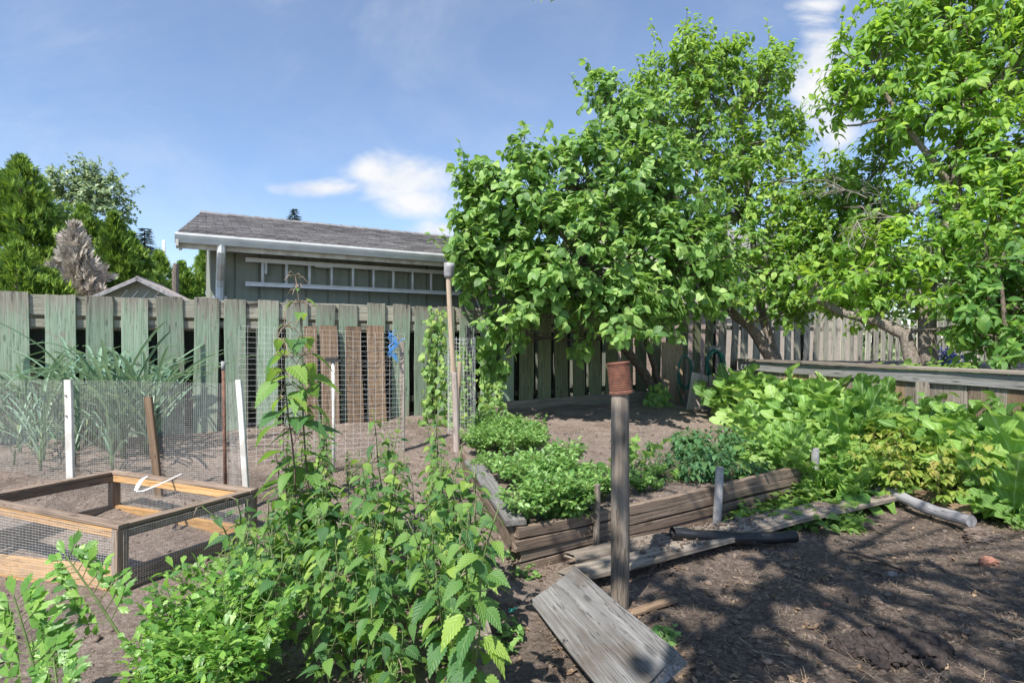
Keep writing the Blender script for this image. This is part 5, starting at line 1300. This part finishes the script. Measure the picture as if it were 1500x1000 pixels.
# ---- climbing vine
def vine(label, px0, px1, y0, y1, Y, n, seed, ls=.075, name='climbing_vine'):
    random.seed(seed); b = P((px0 + px1) / 2, y1, Y); b.z = .2; root = thing(name, label, 'vine', b); st = MB(); lv = Leaves()
    for q in range(max(4, n // 28)):
        x = U(px0, px1); pts = []
        for i in range(9):
            t = i / 8; px = (px0 + px1) / 2 + (x - (px0 + px1) / 2) * (1 - .6 * t) + U(-4, 4); pts.append(P(px, y1 + (y0 - y1) * t * U(.97, 1.0), Y + U(-.1, .08)))
        st.tube(pts, .0035, 4, False)
        for e in range(28):
            t = U(0, 1) ** 1.1 * 7.99; k = int(t); p = pts[k].lerp(pts[k + 1], t - k) + rdir() * .07; d = rdir(); d.y = -abs(d.y) * .6; d.z = -abs(d.z) * .9 - .2
            lv.add(p, d, V3(U(-.5, .5), -1, .55) + rdir() * .3, ls * U(.6, 1.2))
    st.build('stem', M['stem'], root, Matrix.Identity(4), True); link('leaves', lv.mesh('leaves', 'burdock', 'vine'), root); return root
vine('climbing vine covering the fence left of the tall stick', 618, 660, 452, 630, 7.0, 330, 1)
vine('vine climbing inside the wire cage right of the tall stick', 662, 692, 500, 640, 6.75, 170, 2, .06)
vine('vine creeping up the fence right of the netting bundle', 694, 745, 505, 620, 7.6, 260, 3, .085)
vine('leafy quince suckers sprouting at the trunk foot', 935, 1000, 565, 612, 9.0, 200, 4, .10, 'sucker_shoots')
# ---- blue flowers behind the wall
random.seed(19); p = P(1392, 522, 8.2); fl = MB(); lv = Leaves()
for q in range(170):
    c = V3(U(-.16, .16), U(-.15, .15), U(-.12, .12)); fl.box(c, (.022, .022, .022), Matrix.Rotation(U(0, 3), 3, rdir()))
    if q % 2: lv.add(c + V3(0, .03, -.1), rdir(), V3(0, 0, 1) + rdir(), .08)
st = MB()
for q in range(6): st.tube([V3(0, 0, .93 - p.z), V3(U(-.1, .1), U(-.1, .1), 0)], .005, 4, False)
o = plant('blue_flower_bush', 'blue flowering bush behind the wall by the pale trunk', 'flower', st, [('leaves', lv, 'simple', 'potato')], None, None); fl.build('flowers', M['bluefl'], o, Matrix.Identity(4))['kind'] = 'stuff'; o.location = p
# ---- ground cover
def cover(name, label, spots_fn, n, tm, mat, ls, hmax, seed):
    random.seed(seed); lv = Leaves()
    for q in range(n):
        x, y = spots_fn(); h = U(.01, hmax); z = hz(x, y)
        for e in range(4):
            d = rdir(); d.z = abs(d.z) * .5; lv.add((x, y, z + h * U(.3, 1)), d, V3(0, 0, 1) + rdir() * .4, ls * U(.5, 1.1))
    return tag(link(name, lv.mesh(name, tm, mat)), label, 'weeds', kind='stuff')
def f1():
    p = GP(U(680, 800), U(618, 650), .22); return p.x, p.y
cover('ground_weeds', 'low green weeds growing at the fence foot behind the bed herbs', f1, 420, 'simple', 'herb', .055, .16, 1)
def f2():
    p = GP(U(930, 1095), U(662, 705), .22); return p.x, p.y
cover('seedling_cover', 'fine green seedlings covering the right half of the raised bed', f2, 900, 'simple', 'potato', .022, .035, 2)
def f3():
    px = U(1080, 1440); p = GP(px, U(640, 745 if px < 1265 else 700), .15); return p.x, p.y
cover('low_foliage', 'low leaves filling the soil between the big horseradish plants', f3, 900, 'burdock', 'horse', .085, .14, 3)
def f4():
    k = random.choice(((935, 990, 905, 930), (560, 700, 625, 660), (740, 790, 800, 835), (1060, 1110, 745, 765), (1070, 1090, 758, 770), (730, 760, 890, 960), (200, 330, 600, 640), (880, 1010, 608, 622), (1130, 1260, 735, 752)))
    p = GP(U(k[0], k[1]), U(k[2], k[3]), .05); return p.x, p.y
cover('scattered_weeds', 'scattered small weeds sprouting here and there from bare soil', f4, 170, 'simple', 'herb', .045, .06, 4)

def f5():
    p = GP(U(300, 1500), U(700, 1100), .05); return p.x, p.y
cover('fallen_leaves', 'small brown fallen leaves scattered over soil and paths', f5, 330, 'simple', 'litter', .03, .012, 5)
# ---- small things lying about
def rock(name, label, cat, px, py, r, mat, sc=(1, 1, .7), seed=1):
    random.seed(seed); p = onG(px, py); V, Fq = [], []
    import bmesh
    bm = bmesh.new(); bmesh.ops.create_icosphere(bm, subdivisions=5, radius=1)
    for v in bm.verts:
        n = float(fbm(np.array([v.co.x * 1.6 + seed * 7]), np.array([v.co.y * 1.6 + v.co.z * 2.1]), 4, seed)[0]); n2 = float(fbm(np.array([v.co.x * 6 + seed]), np.array([v.co.y * 6 + v.co.z * 7.3]), 4, seed + 5)[0]); v.co *= r * (1 + n * .9 + n2 * .45); v.co = Vector((v.co.x * sc[0], v.co.y * sc[1], v.co.z * sc[2]))
    me = bpy.data.meshes.new(name); bm.to_mesh(me); bm.free(); me.materials.append(M[mat])
    return tag(link(name, me, None, Matrix.Translation(p + V3(0, 0, r * .25))), label, cat)
rock('soil_lump', 'large dried lump of soil at the right before the pole end', 'soil lump', 1437, 790, .085, 'clod', (1.2, .9, .6), 3)
M['compost'] = plain('wet_compost', (.06, .045, .04), .9, 0, .6, 40, 1.0, (.02, .015, .014))
pc = onG(1310, 955); mb_ = MB(); random.seed(4)
for q in range(420):
    a_ = U(0, 6.283); r_ = math.sqrt(U(0, 1)); rr_ = U(.008, .026); x_, y_ = .24 * r_ * math.cos(a_) * (1 + .2 * math.sin(3 * a_)), .13 * r_ * math.sin(a_); z_ = .075 * (1 - r_ ** 2) + U(-.01, .008)
    mb_.add([Vector(v) * rr_ * U(.6, 1.3) + V3(x_, y_, z_) for v in IV], [tuple(f) for f in IF])
tag(mb_.build('compost_heap', M['compost'], None, Matrix.Translation(pc)), 'small dark heap of moist crumbly compost in the middle of the straw mulch', 'compost')
rock('brick_piece', 'reddish brick piece half buried right of the straw mulch', 'brick', 1448, 826, .045, 'redbrick', (1.1, .8, .7), 5)
rock('pebble', 'pale pebble lying in the straw mulch', 'pebble', 1307, 842, .02, 'stone', (1.3, 1, .7), 6)
rock('pebble', 'small grey pebble on the path beside the bed corner', 'pebble', 790, 880, .018, 'stone', (1.2, 1, .7), 7)
rock('terracotta_shard', 'small red terracotta shard amid the sunny straw patch', 'shard', 1211, 886, .016, 'redbrick', (1.5, 1, .6), 8)
a, b = onG(925, 905), onG(990, 884); a.z += .02; b.z += .02
plank('wood_chip', 'short reddish brown wood splinter lying right of the post foot', a, b, .05, .016, 'brown', 'splinter', jag=.02)
a, b = onG(1232, 812), onG(1322, 838); m = MB(); m.tube([a + V3(0, 0, .03), a.lerp(b, .5) + V3(0, 0, .045), b + V3(0, 0, .02)], [.010, .013, .008], 6)
tag(m.build('dry_stick', M['barkdk']), 'dark dry stick lying across the straw mulch', 'stick')
random.seed(21); m = MB(); p = onG(751, 899)
V = [p + V3(U(-.03, .03), U(-.02, .02), .012 + U(0, .025)) for _ in range(9)]; m.add(V, [(0, 1, 2), (2, 3, 4), (4, 5, 0), (1, 3, 6), (5, 7, 8), (6, 7, 2)])
o = m.build('plastic_scrap', M['teal']); md = o.modifiers.new('thick', 'SOLIDIFY'); md.thickness = .002; tag(o, 'crumpled teal plastic scrap on the soil path', 'plastic scrap')

# ================================================================== light, sky, camera
az = V3(-.5, -.87, 0).normalized(); EL = math.radians(53); rot = math.atan2(az.x, az.y)
w = bpy.data.worlds.new('World'); bpy.context.scene.world = w; w.use_nodes = True; nt = w.node_tree; bg = nt.nodes['Background']
sky = nt.nodes.new('ShaderNodeTexSky'); sky.sky_type = 'NISHITA'; sky.sun_disc = False; sky.sun_elevation = EL; sky.sun_rotation = rot; sky.ozone_density = 4.0; sky.air_density = 1.0; sky.dust_density = .2; sky.altitude = 600
nt.links.new(sky.outputs[0], bg.inputs[0]); bg.inputs[1].default_value = .124
tc = nt.nodes.new('ShaderNodeTexCoord'); sx = nt.nodes.new('ShaderNodeSeparateXYZ'); nt.links.new(tc.outputs['Generated'], sx.inputs[0])
yy = mth(nt, 'MAXIMUM', sx.outputs[1], .02); u_ = mth(nt, 'DIVIDE', sx.outputs[0], yy); v_ = mth(nt, 'DIVIDE', sx.outputs[2], yy)
cb = nt.nodes.new('ShaderNodeCombineXYZ'); nt.links.new(u_, cb.inputs[0]); nt.links.new(mth(nt, 'MULTIPLY', v_, 1.6), cb.inputs[1])
n1 = noise(nt, cb.outputs[0], 6.5, 10, .6, .4); n2 = noise(nt, cb.outputs[0], 2.2, 8, .62, .8)
def puff(px, py, rx, ry, soft=1.0):
    a = mth(nt, 'DIVIDE', mth(nt, 'SUBTRACT', u_, (px - 750) / F), rx / F); b = mth(nt, 'DIVIDE', mth(nt, 'SUBTRACT', v_, (500 - py) / F), ry / F)
    d = mth(nt, 'SQRT', mth(nt, 'ADD', mth(nt, 'MULTIPLY', a, a), mth(nt, 'MULTIPLY', b, b)))
    e = mth(nt, 'ADD', mth(nt, 'SUBTRACT', 1.0, d), mth(nt, 'MULTIPLY', mth(nt, 'SUBTRACT', n1, .5), 2.6 * soft))
    return mrange(nt, e, -.1, .95)
mk = None
for q in ((590, 264, 105, 48, .6), (470, 276, 95, 20, .7), (610, 296, 80, 36, .6), (550, 254, 50, 34, .6), (1200, 100, 50, 110), (1205, 5, 60, 16, .9), (1235, 200, 50, 40), (640, 338, 60, 22, .7)):
    pf = puff(*q); mk = pf if mk is None else mth(nt, 'MAXIMUM', mk, pf)
wis = mrange(nt, n2, .42, .85, .09, .34)
mk = mth(nt, 'MAXIMUM', mth(nt, 'MULTIPLY', mk, .96), wis)
bg2 = nt.nodes.new('ShaderNodeBackground'); bg2.inputs[1].default_value = .60
nt.links.new(ramp(nt, n1, [(.35, (.78, .83, .93)), (.6, (1.0, 1.0, 1.0))]), bg2.inputs[0])
ms = nt.nodes.new('ShaderNodeMixShader'); nt.links.new(mk, ms.inputs[0]); nt.links.new(bg.outputs[0], ms.inputs[1]); nt.links.new(bg2.outputs[0], ms.inputs[2]); nt.links.new(ms.outputs[0], nt.nodes['World Output'].inputs[0])
sun = bpy.data.lights.new('sun', 'SUN'); sun.energy = 4.8; sun.angle = math.radians(.55); sun.color = (1, .95, .87)
so = bpy.data.objects.new('sun', sun); C.objects.link(so)
sd_ = V3(az.x * math.cos(EL), az.y * math.cos(EL), math.sin(EL)); so.rotation_euler = (-sd_).to_track_quat('-Z', 'Y').to_euler(); so.location = sd_ * 30
cam = bpy.data.cameras.new('camera'); co = bpy.data.objects.new('camera', cam); C.objects.link(co); cam.sensor_width = 36; cam.lens = 36 * F / 1500; cam.clip_end = 3000; cam.clip_start = .05
co.location = (0, 0, EYE); co.rotation_euler = (pi / 2, 0, 0); sc_ = bpy.context.scene; sc_.camera = co
vs = sc_.view_settings; vs.view_transform = 'Standard'; vs.look = 'None'; vs.gamma = 1; vs.use_curve_mapping = False; vs.exposure = .74
